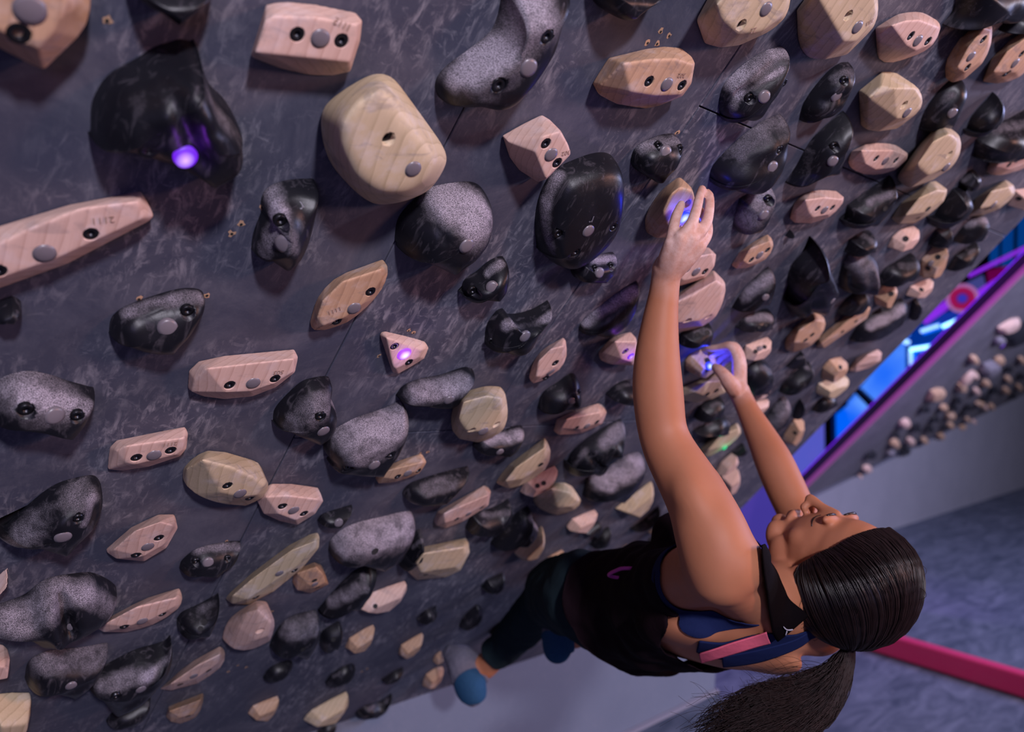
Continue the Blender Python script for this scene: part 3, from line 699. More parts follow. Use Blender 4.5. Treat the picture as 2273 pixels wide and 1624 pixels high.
wood('1645,790 1655,765 1690,752 1713,757,.6 1712,776,.7 1690,791,.5 1655,797', .03, 'small pale hold with three holes just right of the gripping right hand', '', (1687,775,.8), [(1677,780,.8),(1697,770,.8)], MAPLE, small=True, smooth=2)
wood('1823,840 1825,815 1840,797 1875,800,.5 1883,815,.7 1870,831,.6 1845,846', .036, 'tan lump of wood stacked just above the yellowish oval', '', None, [(1865,815)], TAN, small=True, smooth=2)
wood('1883,820 1900,795 1930,780 1958,783,.6 1955,801,.7 1930,816,.4 1900,825', .03, 'pale forked wooden hold by the far board edge', '1900,812 1925,788 1950,788 1945,802', None, (), MAPLE, small=True, smooth=2)
wood('1810,870 1815,850 1845,837 1883,840,.5 1885,853,.7 1860,871,.6 1830,880,.2', .034, 'yellowish oval wooden hold below the tan lump', '', None, (), POPLAR, small=True, smooth=2)
wood('1665,878 1680,855 1712,845,.4 1713,860,.7 1690,881,.5 1670,887', .026, 'flat pinkish hold tucked under the black cap behind the right wrist', '', None, [(1692,867)], MAPLE, small=True, smooth=2)
wood('1660,915 1665,893 1690,886 1708,890,.5 1700,906,.7 1680,918,.4', .024, 'little pale wedge right of the climber right forearm', '', None, (), MAPLE, small=True, smooth=2)
wood('1735,975 1745,955 1760,930 1785,935,.5 1785,955,.8 1775,976,.7 1750,986,.2', .034, 'lowest brown wooden lump beside the blue lit gap', '', None, [(1765,960)], TAN, small=True, smooth=2)
wood('1520,800 1530,785 1555,774 1588,787,.6 1598,802,.8 1580,823,.7 1540,829,.2 1522,820', .042, 'tan wooden hold pinched by the climber right hand, lit blue', '', (1574,812,.95), [(1570,800),(1570,822,.8)], TAN, LED_BLUE, small=True, smooth=2, bev=.007)
wood('1500,885 1512,860 1560,840 1595,835,.3 1612,850,.6 1610,871,.7 1580,886,.5 1540,894,.1', .044, 'chalked pale wooden hold directly below the pinched one', '1540,870 1570,848 1600,845 1604,862 1570,880', None, [(1570,874),(1590,866)], POPLAR, small=True, smooth=2)
wood('1550,1000 1590,962 1640,943,.3 1645,961,.7 1620,987,.7 1575,1013,.4 1558,1011', .034, 'greyish chalky wooden hold with a small green light', '1572,998 1600,966 1638,952 1638,962 1600,992', (1609,994,.75), (), POPLAR, LED_GREEN, small=True, smooth=2)
wood('1590,1045 1600,1025 1635,1008,.5 1640,1026,.7 1615,1046,.6 1595,1055', .03, 'slim pinkish hold under the green-lit hold', '', None, (), MAPLE, small=True, smooth=2)
wood('1598,1082 1600,1055 1620,1042 1640,1045,.5 1643,1070,.8 1630,1092,.7 1610,1096', .04, 'chunky pale hold seen between the climber two arms', '', None, (), MAPLE, small=True, smooth=2)
wood('1335,800 1333,785,.2 1350,755 1375,745,.1 1412,750,.5 1418,790,.8 1405,811,.5 1360,809', .04, 'pale maple hold with a purple light, half hidden by the climber left forearm', '1338,782,.6 1365,758 1410,758 1412,788 1400,802 1380,796 1374,780', (1400,790,.8), [(1388,780)], MAPLE, LED_PURPLE, bev=.003, smooth=2)
wood('-40,512 0,512 60,488 150,454 240,437 300,429 318,434,.3 343,480,.5 330,492,.5 240,541,.4 150,586,.3 60,620,.2 0,640,.1 -40,650', .034, 'long pale wooden rail cropped by the left border', '-40,560 60,510 180,462 306,447 318,484 240,522 120,575 -40,630', (99,562,1.1), [(202,520),(-3,602)], MAPLE, bev=.005, smooth=1, txt=('2111', 228, 487, .011, .3))
wood('690,725 692,700 705,660 740,620 800,592 850,585,.2 861,590,.5 861,610,.7 848,642,.7 815,681,.5 770,716,.3 720,733,.1 698,733', .034, 'brown leaf-shaped wooden hold with two bolts, under the big ochre sloper', '704,705 716,668 760,625 846,597 846,622 808,672 765,704 718,722', (786,684), [(823,648),(748,713)], TAN, bev=.004, smooth=2, txt=('1111', 742, 688, .010, .6))
wood('842,742 846,736 856,734 900,744 945,761,.3 952,772,.5 942,796,.6 912,815,.5 884,830,.4 872,827,.3 855,785,.1', .022, 'small triangular maple hold glowing pale purple', '858,750 936,776 930,792 878,818 872,812', (897,785,1.2), [(876,769,.95),(908,804,.95)], MAPLE, LED_WHITEP, bev=.004, smooth=1)
wood('417,862,.1 418,822,0 440,801 500,788 590,782 655,780,.2 662,792,.4 655,826,.6 612,860,.45 560,880,.3 500,886,.15 452,880,.05 425,869', .034, 'long maple hold with two bolts in the left middle, above the boxy wooden one', '432,842,.7 458,818 560,806 652,796 648,826 608,850 556,868 500,870 478,852,.95', (562,850), [(510,855),(611,841)], MAPLE, bev=.004, txt=('503', 618, 825, .010, .12), smooth=1)
wood('240,1042 242,992 258,976 350,957 412,951,.2 418,962,.4 414,996,.6 400,1013,.55 330,1036,.3 270,1045,.1', .030, 'boxy pale maple hold with two bolts, lower left', '256,1018,.7 258,1000,.8 280,990 408,972 404,998 392,1008 300,1030 280,1026', (342,1010), [(303,1016),(379,1000)], MAPLE, bev=.005, smooth=1, txt=('2111', 377, 984, .0095, .12))
wood('405,1055 410,1035 440,1008 465,1008,.2 510,1022,.4 560,1046,.6 590,1065,.8 596,1080,.7 582,1105,.5 545,1123,.2 500,1119 450,1105 415,1080', .048, 'swollen poplar hold with dark blotches, touching a pink one at its right', '414,1040,.5 450,1020 510,1035 560,1058 585,1078 570,1098 535,1102 490,1092', (533,1095), [(505,1078),(555,1105)], POPLAR, bev=.004, smooth=2)
wood('570,1110,.2 580,1086 602,1072 650,1075,.1 713,1097,.5 718,1112,.6 700,1140,.6 660,1165,.45 620,1156,.2 585,1140', .036, 'pink maple hold touching the blotchy poplar hold', '590,1103,.7 640,1100 706,1108 694,1135 656,1154 618,1140', (652,1132), [(628,1124),(675,1140)], MAPLE, bev=.004, smooth=1)
wood('1003,930,.1 1010,890 1030,870 1080,860,.1 1122,872,.3 1128,912,.5 1120,951,.5 1095,970,.35 1060,983,.2 1020,975 1003,955', .065, 'large rounded poplar hold with two bolt holes near the middle', '1018,930 1028,892 1080,878 1112,884 1116,915 1108,942 1080,958 1036,955', (1073,957), [(1048,956),(1103,943)], POPLAR, bev=.010, smooth=2, deep=True)
wood('1177,845 1180,812 1200,780 1230,760 1256,755,.3 1258,790,.6 1242,820,.6 1202,845,.3 1184,851', .034, 'kite-shaped pinkish wooden hold in the middle of the board', '1190,835 1195,802 1222,775 1250,768 1248,792 1232,815 1200,836', (1222,825,.9), [(1233,806),(1213,839,.9)], MAPLE, bev=.005, smooth=2)
wood('1228,955 1235,930 1280,910 1335,903,.4 1347,915,.6 1336,941,.6 1290,961,.4 1240,965', .034, 'pinkish boat-shaped hold left of the climber left elbow', '1246,950 1258,930 1330,915 1335,925 1326,938 1288,952', (1303,945,.8), [(1280,950,.9),(1325,937,.9)], MAPLE, bev=.004, smooth=2)
wood('835,1065 846,1040 890,1020 940,1015,.4 947,1026,.6 930,1051,.6 880,1069,.4 840,1073', .03, 'tan boat-shaped hold with three holes, right of the bulky grey-chalked hold', '852,1060 862,1044 936,1026 922,1046 876,1062', (905,1050,.85), [(883,1058,.9),(928,1045,.9)], TAN, bev=.004, smooth=2)
wood('1100,1070 1130,1030 1180,1000 1215,980,.3 1223,1002,.7 1210,1042,.7 1170,1071,.5 1130,1084', .045, 'worn pale hold leaning against two smaller wooden ones', '1122,1068 1145,1038 1208,994 1210,1010 1200,1036 1160,1062', None, [(1200,1030,.9)], POPLAR, bev=.005, smooth=2, small=True)
wood('1153,1090 1165,1065 1200,1048 1238,1043,.5 1235,1062,.7 1200,1084,.5 1165,1098', .032, 'small pinkish hold wedged between two bigger pale wooden holds', '', None, [(1193,1078,.8),(1207,1072,.8)], MAPLE, small=True, smooth=2)
wood('1183,1110 1190,1095,.2 1225,1075,.1 1265,1085,.5 1290,1110,.7 1275,1131,.6 1235,1143,.2 1200,1130', .044, 'fat round poplar hold below the wedged pinkish one', '1190,1100,.6 1225,1084 1262,1092 1282,1110 1268,1124 1238,1126', None, (), POPLAR, bev=.005, smooth=2, small=True)
wood('1365,1128 1385,1110 1420,1085 1448,1072,.3 1452,1095,.6 1440,1130,.7 1405,1147,.3', .034, 'ochre wooden hold peeking out under a chalky black lobe beside the upper arm', '', None, (), POPLAR, small=True, smooth=2)
wood('963,1150 970,1135 1030,1105 1080,1083,.3 1090,1090,.4 1084,1122,.7 1030,1156,.5 990,1172,.3 968,1166', .036, 'long pink maple bar with three small holes, lower middle', '975,1150,.7 985,1140 1084,1098 1078,1118 1025,1148 988,1160', (1040,1140,.75), [(1014,1152,.85),(1069,1126,.85)], MAPLE, bev=.005, smooth=1)
wood('1140,1225 1160,1210 1190,1180 1205,1172,.3 1210,1202,.6 1190,1236,.6 1160,1243', .036, 'pale wooden hold half covered by a shiny black one', '', None, (), POPLAR, small=True, smooth=2)
wood('1258,1165 1270,1150 1300,1137 1327,1140,.6 1320,1161,.7 1295,1178,.4 1265,1178', .030, 'small oval pink hold, lower middle, alone above a row of black stubs', '', None, (), MAPLE, small=True, smooth=2)
wood('1437,1180 1450,1165 1475,1158,.5 1471,1176,.6 1450,1188', .022, 'tiny orange chip of a hold beside the climber armpit', '', None, (), TAN, small=True, smooth=2)
wood('1362,1228 1393,1210,.3 1397,1225,.6 1385,1240', .02, 'tiny tan hold right above the climber hip', '', None, (), TAN, small=True, smooth=2)
wood('1460,1228 1490,1210 1505,1203,.4 1490,1222,.5', .02, 'tiny tan sliver of wood touching the tank top shoulder', '', None, (), TAN, small=True, smooth=2)
wood('900,1245 930,1215 980,1203 1040,1203,.3 1043,1226,.5 1022,1266,.6 990,1281,.4 925,1287,.1 907,1270', .05, 'yellowish wooden hold with a flat pale window-like patch, lower middle', '925,1250 940,1228 1030,1214 1032,1228 1012,1258 935,1270', None, [(945,1275,.8)], POPLAR, bev=.005, smooth=1, small=True)
wood('1198,1255 1210,1240 1240,1222 1253,1226,.5 1246,1246,.7 1225,1262,.3 1205,1262', .026, 'small brown wooden hold just above the climber raised knee', '', None, (), TAN, small=True, smooth=2)
wood('500,1328 512,1313 560,1270 640,1210 690,1187,.1 710,1191,.3 708,1216,.6 670,1262,.6 610,1311,.4 550,1342,.1 515,1340', .042, 'long worn poplar rail with grey rubber streaks, lower left', '516,1322,.8 560,1284 645,1222 700,1200 698,1218 660,1255 600,1300 548,1330', (620,1272,.8), [(568,1325),(653,1266)], POPLAR, bev=.005, smooth=1)
wood('648,1290 655,1270,.2 700,1252,.2 720,1268,.5 722,1282,.8 730,1296,.7 690,1316,.3 660,1310', .036, 'little orange-brown block against the lower end of the long worn rail', '660,1272,.6 702,1258 716,1272 722,1292 698,1304 684,1296', (699,1296,.7), [(698,1287,.8),(705,1303,.8)], TAN, bev=.004, smooth=1, small=True)
wood('237,1226 245,1210 290,1170 352,1143,.1 390,1150,.3 395,1172,.5 370,1216,.5 320,1246,.3 258,1240', .034, 'pink six-sided wooden hold with three holes, left of the small black oval', '252,1220,.8 300,1178 356,1158 384,1166 364,1208 318,1234', (328,1213,.95), [(353,1194),(303,1232)], MAPLE, bev=.005, smooth=1)
wood('208,1388 260,1360 330,1325 400,1310,.2 405,1327,.4 395,1351,.5 340,1386,.4 280,1403,.2 230,1403', .036, 'pink boat-shaped hold running out from under a big chalky black one', '232,1384,.8 300,1348 392,1326 388,1345 335,1374 280,1390', (316,1378,.9), [(277,1391),(360,1363)], MAPLE, bev=.005, smooth=2)
wood('495,1420 500,1385 530,1355 570,1342,.2 602,1360,.5 610,1390,.6 600,1422,.4 560,1441 520,1441', .058, 'round two-faced maple hold with one bolt hole, below the long worn rail', '530,1392,.75 545,1360,.7 572,1352 602,1380 596,1410 568,1420', None, [(577,1400,1.1)], MAPLE, bev=.007, smooth=2, deep=True)
wood('765,1435 775,1415 810,1393 832,1393,.4 828,1416,.6 805,1436,.4 775,1440', .03, 'small orange hold, left of the pair near the climber lower foot', '', None, (), TAN, small=True, smooth=2)
wood('883,1450 890,1430 920,1412 940,1410,.4 935,1431,.6 910,1450,.4 890,1453', .028, 'small orange hold, right of the pair near the climber lower foot', '', None, (), TAN, small=True, smooth=2)
wood('785,1345 800,1325 860,1300 903,1297,.4 900,1316,.5 860,1346,.4 820,1358', .034, 'boat-shaped hold with a bright chalk spot, under the yellowish wooden hold', '', None, [(833,1345,.8)], MAPLE, small=True, smooth=2)
wood('355,1528 380,1505 430,1465 490,1438,.2 500,1450,.4 490,1481,.5 440,1516,.3 380,1532', .034, 'long pink hold with grey rubber marks, right of the deep black jug', '378,1518 435,1478 488,1452 482,1472 435,1506', (430,1500,.8), [(400,1518,.9),(463,1487,.9)], MAPLE, bev=.005, smooth=2, small=True)
wood('368,1590 375,1572,.2 410,1555 452,1542,.2 450,1560,.4 435,1591,.4 400,1606,.1 380,1602', .034, 'orange half-disc hold near the bottom left', '376,1578,.8 410,1566 446,1552 430,1584 400,1592', None, [(417,1588,.8)], TAN, bev=.004, smooth=2, small=True)
wood('549,1582 560,1565 590,1552 620,1553,.5 615,1574,.6 590,1591,.3 565,1592', .028, 'small round orange hold near the bottom, right of the half-disc one', '', None, (), TAN, small=True, smooth=2)
wood('673,1597 690,1575 740,1548 773,1543,.4 773,1566,.6 745,1596,.5 700,1608', .038, 'pale oval hold at the bottom, closest wooden one to the kickboard', '', None, (), POPLAR, small=True, smooth=2, bev=.006)
wood('-30,1540 40,1533 70,1550,.3 68,1582,.4 40,1650,.4 -30,1660', .05, 'brown-stained rounded wooden hold in the bottom left corner', '', None, (), POPLAR, small=True, smooth=2, bev=.008)
wood('-30,1300 0,1270 19,1267,.3 12,1287,.4 -10,1310', .03, 'tip of a pink wooden hold on the left border, above the chalky double hump', '', None, (), MAPLE, small=True, smooth=1)
wood('-40,1420 8,1430 22,1463,.4 20,1487,.4 -30,1500', .035, 'edge of a dull pink hold on the left border, below the chalky double hump', '', None, (), MAPLE, small=True, smooth=2)
wood('937,1521 945,1495 970,1482,.2 985,1485,.5 980,1506,.6 955,1523,.3', .026, 'small rusty-orange hold left of the climber lower shoe', '', None, (), TAN, small=True, smooth=2)
wood('960,1466 966,1452 980,1448,.4 984,1462,.4 972,1470', .02, 'sliver of an orange hold behind the climber lower shoe', '', None, (), TAN, small=True, smooth=2)

# ---- black holds
dome('377,92 400,86 420,90 440,105 458,160 472,198 505,232 537,290 558,340,.6 555,368,.5 530,389,.35 480,401,.2 420,398 350,381 290,365 215,341 200,285 204,225 240,165 300,130 345,102', .085, 'huge black jug with a glowing purple light, upper left', '380,100,440,215,26,14 470,240,545,360,20,12 375,195,440,340,9,-10 300,230,330,330,40,-14', '470,225,548,355,16,.30 300,220,330,310,14,.12 385,210,430,300,12,.1', (413,349,1.15), [(330,333,1.3)], LED_PURPLE, p=3.0, center=(360,285), seg=96, rings=32)
dome('1115,-40 1190,-60 1262,-30 1258,22,.5 1238,90,.5 1195,147,.4 1152,187,.3 1100,226,.15 1050,248 1010,243 975,216 966,180 985,150 1040,108 1088,68 1106,25', .06, 'long curved grey-chalked sausage hold at the top', '985,165,1020,235,14,-12 1100,60,1180,40,18,6', '1060,130,1180,10,26,.75 1010,170,1100,120,16,.5 1070,190,1210,70,24,.3', (1173,151,1.15), [(1108,190,1.2),(1215,82,1.1)], p=4.5, seg=88, rings=26, base_chalk=.08)
dome('1300,-60 1310,-10 1335,18,.1 1368,33,.2 1405,20,.4 1452,-8,.5 1460,-50', .05, 'black hold cropped by the top edge, right of the sausage hold', '', '')
dome('270,-60 300,-10 335,18 372,28,.1 415,14,.3 455,-12,.4 470,-60', .05, 'blurred black hold cropped by the top edge, above the huge jug', '', '', base_chalk=0)
dome('1400,352 1412,325 1450,304 1490,302,.2 1518,316,.5 1521,340,.7 1500,366,.5 1470,385,.3 1447,398,.1 1425,386 1405,370', .040, 'bean-shaped black hold above the gripping left hand', '', '1425,325,1505,312,11,.5', (1478,336,.95), [(1511,331,.8),(1462,322,.7)], p=3)
dome('1595,235 1605,190 1640,150 1690,115 1730,103 1750,113,.3 1748,165,.6 1730,196,.6 1695,222,.4 1650,261,.1 1622,275 1600,262', .048, 'chalk-rimmed black slot hold, mid top right', '1625,240,1725,150,14,-16 1640,165,1730,115,10,6', '1625,180,1740,110,14,.8 1640,215,1735,155,5,.7 1625,240,1640,200,7,.5', (1697,215), [(1665,219,.9),(1741,185,.9)], p=3.2)
dome('2100,60 2115,20 2130,-50 2290,-60 2310,0,.4 2230,40,.2 2160,48', .06, 'wide black hold cropped by the top right corner', '', '', base_chalk=0)
dome('2215,66 2250,30 2320,10 2320,50 2245,66,.3', .04, 'flat black hold on the right border, under the corner one', '', '', base_chalk=0)
dome('1773,265 1785,225 1830,165 1870,146,.2 1898,148,.4 1901,180,.7 1870,227,.6 1830,256,.3 1800,272', .042, 'knobbly black hold between the chalk-rimmed slot and the poplar saddle', '1835,200,1880,165,10,8 1815,235,1860,210,9,-8', '1850,175,1890,160,9,.3', (1857,215), [(1875,180,.9)], p=3)
dome('2040,285 2050,250 2080,205 2120,180,.2 2145,184,.4 2143,232,.7 2120,266,.6 2090,286,.3 2060,293', .042, 'pointed black hold right of the poplar saddle', '2075,250,2120,210,10,-8', '2085,230,2110,210,8,.25', (2115,251), (), p=3)
dome('2140,297 2158,255 2190,220 2215,211,.3 2230,226,.5 2222,262,.6 2190,286,.4 2160,301', .045, 'rough black pinch close to the right border', '2170,270,2215,230,9,10', '')
dome('2160,342 2165,310 2200,280 2240,262 2310,250 2310,330,.5 2230,351,.3 2180,362', .065, 'large smooth black lobe with a grey sheen at the right border', '', '2200,290,2290,270,14,.35', p=3)  # grey sheen drawn with a chalk stroke
dome('1575,402 1580,370 1620,325 1680,275 1735,256,.1 1752,272,.4 1759,322,.6 1736,362,.5 1700,396,.35 1650,418,.1 1600,416', .062, 'smooth black whale-back hold with a lens on its lower right, right of the left hand', '1600,400,1740,330,18,-10', '1640,320,1735,275,26,.34', (1715,371,1.05), [(1731,333,.9)], p=3.4, seg=88)
dome('1746,407 1765,370 1800,310 1840,270 1880,252,.2 1888,282,.6 1880,342,.7 1850,387,.5 1800,407', .055, 'tall black fin hold paired with the whale-back one', '1815,300,1800,390,12,-14 1800,330,1790,390,14,8', '1795,340,1785,385,12,.25', (1849,358), [(1852,325,.9)], p=3.2)
dome('1869,496 1880,455 1922,424 1982,394,.2 1990,430,.5 1966,471,.5 1920,496,.2 1885,502', .05, 'black hold with a pale streak, under the slim pink three-hole hold', '1900,450,1980,430,9,8', '1930,450,1980,430,8,.5', None, [(1965,462,.8)], small=True)
dome('2060,496 2090,450 2115,418 2150,425,.4 2162,452,.6 2130,481,.4 2080,498', .055, 'plain black wedge right of the grooved ochre hold', '', '', base_chalk=0)
dome('2128,402 2150,378 2172,385,.4 2165,410,.5 2142,425', .034, 'rough black stub above the plain black wedge', '', '2140,400,2160,385,6,.3')
dome('1628,506 1640,440 1680,416 1710,412,.3 1719,432,.6 1716,462,.7 1690,492,.5 1660,508,.1', .045, 'silvery chalked fin-shaped hold right of the gripping fingers', '1650,430,1640,500,7,-10', '1655,495,1705,425,22,.75', (1696,477), [(1706,443)], p=3.4)
dome('1742,522 1753,509 1762,517,.4 1754,528', .018, 'tiny black stub by itself below the neat maple hold', '', '', base_chalk=0)
dome('1625,682 1640,655 1670,620 1710,597,.2 1723,610,.5 1721,642,.6 1700,671,.4 1660,686', .044, 'chalky ridged hold right of the pale pink wedge', '', '1655,655,1710,615,14,.6', (1700,660,.8), (), p=3)
dome('1635,727 1650,705 1670,695 1705,692,.3 1723,705,.6 1716,727,.5 1680,738', .038, 'small chalk-topped black hold above the three-hole pale one', '', '1665,705,1712,705,10,.7', None, [(1685,725,.7),(1700,720,.7)], small=True)
dome('1750,690 1748,640 1755,590 1790,550 1810,537,.1 1822,545,.4 1848,590,.6 1871,640,.8 1871,657,.7 1850,671,.5 1810,691,.1 1770,694', .085, 'tall black horn-shaped hold, right middle', '1790,570,1860,650,14,8 1790,600,1800,670,26,-16', '1820,560,1866,650,5,.35 1770,680,1780,640,22,.2', (1848,668,.8), (), p=2.6, center=(1815,625))
dome('1864,602 1880,565 1912,555,.2 1945,570,.5 1956,601,.7 1945,637,.6 1925,647,.3 1880,652 1862,628', .060, 'crumpled grey-chalked hold right of the horn', '1895,570,1900,640,9,-16 1930,590,1930,640,8,12', '1900,580,1945,630,26,.55', p=2.8)
dome('1873,556 1885,530 1920,511 1945,526,.4 1940,550,.5 1900,565', .045, 'dark dusty knob on top of the crumpled grey hold', '', '1910,520,1935,535,8,.3')
dome('1944,626 1965,595 2000,573 2035,572,.4 2046,592,.6 2030,616,.5 1990,629', .05, 'rounded black wedge between the crumpled hold and a brown wooden one', '', '2000,590,2040,590,10,.25')
dome('2060,541 2075,510 2105,500,.3 2112,520,.5 2085,546,.2', .038, 'jagged little black hold left of the chalk-capped one', '2075,530,2100,510,6,10', '2090,515,2100,505,6,.4')
dome('2119,537 2130,510 2170,481,.2 2196,486,.5 2190,511,.6 2160,531,.3', .045, 'black hold with a pale chalk cap, near the top end of the board edge', '', '2150,497,2190,490,10,.85')
dome('2100,596 2120,565 2165,535 2176,551,.5 2150,586,.4 2120,601', .035, 'long low black hold hugging the board edge', '', '2130,570,2165,555,6,.2')
dome('1855,691 1880,660 1920,645,.3 1931,666,.5 1900,691,.3', .04, 'black hold in shadow below the crumpled grey one', '', '', base_chalk=0)
dome('1884,752 1905,720 1950,685 2000,670,.3 2020,680,.5 2015,702,.5 1980,726,.4 1920,751,.1', .045, 'long chalk-white lobe on a black base near the board edge', '', '1935,722,2005,685,14,.95', p=3)
dome('2018,707 2025,665 2040,667,.4 2037,691,.4', .03, 'narrow black stub behind the chalk-white lobe', '', '', base_chalk=0)
dome('1650,868 1648,825 1670,804 1700,809,.4 1720,825,.6 1716,852,.6 1690,872,.3', .05, 'black cap hold half hidden by the climber right wrist', '', '1690,815,1712,825,7,.35')
dome('1744,811 1760,795 1785,785,.4 1791,800,.5 1770,813', .03, 'small shiny black hold under the tan half-moon', '', '1770,795,1785,792,4,.4')
dome('1729,868 1740,845 1775,815 1800,808,.3 1813,826,.6 1795,852,.5 1755,869', .046, 'glossy black pointed hold left of the tan lump', '', '1790,815,1806,825,6,.5', None, [(1780,850,.7)], small=True)
dome('1803,911 1820,885 1850,880,.4 1861,892,.5 1840,907', .035, 'black wedge below the yellowish oval', '', '', base_chalk=0)
dome('1690,955 1705,915 1735,885,.1 1755,892,.5 1759,917,.7 1745,942,.6 1715,961', .045, 'chalk-grey tongue hold beside the climber right forearm', '', '1710,945,1748,895,22,.75')
dome('1758,925 1765,900 1782,890,.4 1786,905,.5 1775,925', .03, 'small black stub right of the chalk-grey tongue', '', '')
dome('1540,926 1550,900 1590,885,.2 1613,896,.6 1606,916,.5 1570,931', .042, 'rough black hold between the arms, under the chalked pale one', '', '1580,900,1600,895,6,.25')
dome('1544,962 1555,945 1600,930,.3 1626,941,.6 1621,956,.5 1585,967', .040, 'black hold with a grey top between the arms, above the green light', '', '1570,940,1620,938,7,.5')
dome('1624,1002 1650,985,.2 1661,999,.5 1632,1012', .03, 'black hold in the shadow right of the green light', '', '', base_chalk=0)
dome('1505,760 1510,738 1540,722 1575,722,.4 1588,735,.6 1575,758,.4 1530,770', .040, 'dark dusty hold under the pale pink wedge', '', '1545,735,1575,735,8,.35', None, [(1548,742,.8),(1570,738,.8)], small=True)
dome('1284,732 1290,715 1330,680 1382,640 1415,625,.1 1424,640,.4 1416,682,.5 1380,722,.35 1340,741,.15 1300,742', .038, 'long black crescent rail left of the climber left forearm', '1320,720,1410,650,8,-10 1310,700,1400,640,8,8', '1300,712,1405,648,11,.7', p=3.2)
dome('1075,762 1080,720 1100,690 1118,688,.1 1135,708,.3 1165,706,.3 1195,690,.2 1225,678,.3 1231,691,.5 1212,722,.6 1170,767,.35 1130,776,.1 1095,773', .05, 'black saddle jug with a chalky lip, centre of the board', '1130,700,1215,692,12,-18 1120,725,1220,700,8,8', '1125,722,1222,700,9,.85', (1166,747,1.05), [(1092,758,.9)], p=3, seg=88)
dome('1022,650 1030,620 1060,605,.1 1088,582,.1 1120,580,.3 1138,600,.6 1130,632,.5 1100,656,.3 1055,668 1030,663', .046, 'small glossy black two-humped hold with a pale streak, centre', '1060,600,1085,610,8,-10', '1085,605,1112,585,7,.6', (1093,638), [(1050,647)], p=3)
dome('1266,592 1280,573,.1 1310,568 1358,568,.3 1376,576,.6 1371,600,.6 1340,623,.35 1290,628 1270,607', .036, 'little black hold with a chalky face under the big glossy dish', '', '1305,575,1370,580,9,.8', (1331,605,.9), [(1322,597,.8),(1357,590,.7)], p=3.4)
dome('876,522 885,480 920,440 948,418 1000,413,.1 1065,424,.3 1102,458,.5 1109,502,.6 1090,532,.5 1040,561,.3 980,586,.1 930,588 895,566 880,545', .072, 'black half-dome with a textured grey cap, touching the ochre sloper', '955,430,975,520,6,-3', '1005,440,1062,485,33,.95', (1036,546,1.1), (), p=3.0, seg=96, rings=30)
dome('1187,508 1190,460 1205,412 1232,375 1280,351 1330,343,.1 1370,358,.3 1392,395,.5 1395,440,.6 1376,500,.5 1340,541,.4 1290,571,.25 1240,583,.1 1205,566 1190,542', .062, 'large glossy black dish with a textured rim on its left', '1300,450,1310,450,62,-9 1235,390,1215,470,12,7 1215,470,1235,560,12,7', '1240,388,1212,450,9,.62 1208,455,1222,545,10,.62 1225,560,1290,565,6,.35 1290,430,1300,470,36,.10', (1306,513,1.05), [(1240,520),(1363,503),(1278,561)], p=4.2, seg=96, rings=30, base_chalk=.02, rough=.0004, txt=('r', 1312, 488, .022, .2))
dome('558,552 562,515 590,470,.2 578,450 585,425 602,410 640,405,.1 698,414,.3 716,428,.5 716,472,.6 700,522,.5 660,566,.3 620,584,.1 580,576', .058, 'black hold with a curved gritty ridge under the huge purple-lit jug', '600,430,640,540,14,10 660,440,690,520,22,-10', '600,420,612,470,13,.55 612,480,585,560,13,.55 612,480,650,550,12,.45', (630,542,1.1), [(623,492)], p=3, seg=88, rings=28, txt=('r', 669, 458, .018, .6))
dome('243,742 248,702 275,680 340,655 400,645,.1 440,650,.2 461,672,.4 455,697,.45 420,741,.4 380,771,.2 310,788 265,771', .045, 'flat black hold with a pale upper rim, left middle', '330,720,400,690,18,-10 280,690,440,662,9,7', '285,690,440,660,9,.55', (372,727,1.15), [(417,692)], p=3.2, seg=88)
dome('-40,935 -35,865 10,834 60,822 110,830 150,850,.1 200,870,.2 217,890,.4 205,922,.4 170,951,.2 100,962 40,952', .055, 'bulky grey-dusted black hold at the left border', '60,845,190,895,10,5 90,860,150,905,18,-5', '40,850,110,880,34,.5 60,885,195,905,11,.6', (122,923,1.15), [(58,912,1.1),(172,925,1.0)], p=3, seg=88)
dome('605,932 610,905 640,870 670,845 700,842,.1 736,851,.3 741,870,.4 736,900,.5 756,925,.7 758,947,.7 735,967,.4 700,971,.1 640,968 612,952', .052, 'black molar-shaped hold with a bright right edge', '740,865,745,900,9,-10 650,880,640,950,20,-8', '660,945,715,900,22,.4 735,890,750,945,9,.75', (718,957), [(712,925)], p=3, seg=88)
dome('879,877 895,855 930,840 980,835,.1 1038,826,.3 1056,830,.3 1046,861,.5 1010,891,.4 960,906 908,891', .045, 'grey-faced black hold tucked behind the large rounded poplar one', '', '930,870,1030,850,20,.75', (998,888,.95), (), p=3.4)
dome('717,992 725,965 780,930 850,905 895,899,.2 911,926,.4 906,962,.5 885,1001,.5 840,1041,.3 790,1059 740,1046 732,1015', .06, 'bulky grey-chalked block hold left of the tan boat-shaped one', '740,960,880,910,8,-4 740,1030,790,1040,14,-6', '770,960,890,920,26,.75 800,1020,880,960,26,.6', (831,1032,1.05), [(868,1010,1.1),(775,1037)], p=4.2, seg=88)
dome('1050,990 1060,965 1110,955 1163,955,.4 1169,977,.6 1130,1006,.3 1080,1010', .038, 'white-smeared black hold below the large rounded poplar one', '', '1080,975,1160,965,12,.85', (1110,1003,.8), (), p=3)
dome('1192,903 1205,870 1240,845 1270,835,.2 1291,850,.5 1296,882,.6 1275,906,.4 1215,913', .045, 'plain glossy black hold below the kite-shaped wooden one', '1265,845,1280,890,8,6', '', (1270,890,.8), [(1285,872,.8)], base_chalk=0)
dome('1344,872 1370,850 1400,840 1425,860,.5 1405,896,.5 1370,894', .045, 'dark ridged hold just left of the climber left elbow', '', '1370,860,1400,850,7,.2')
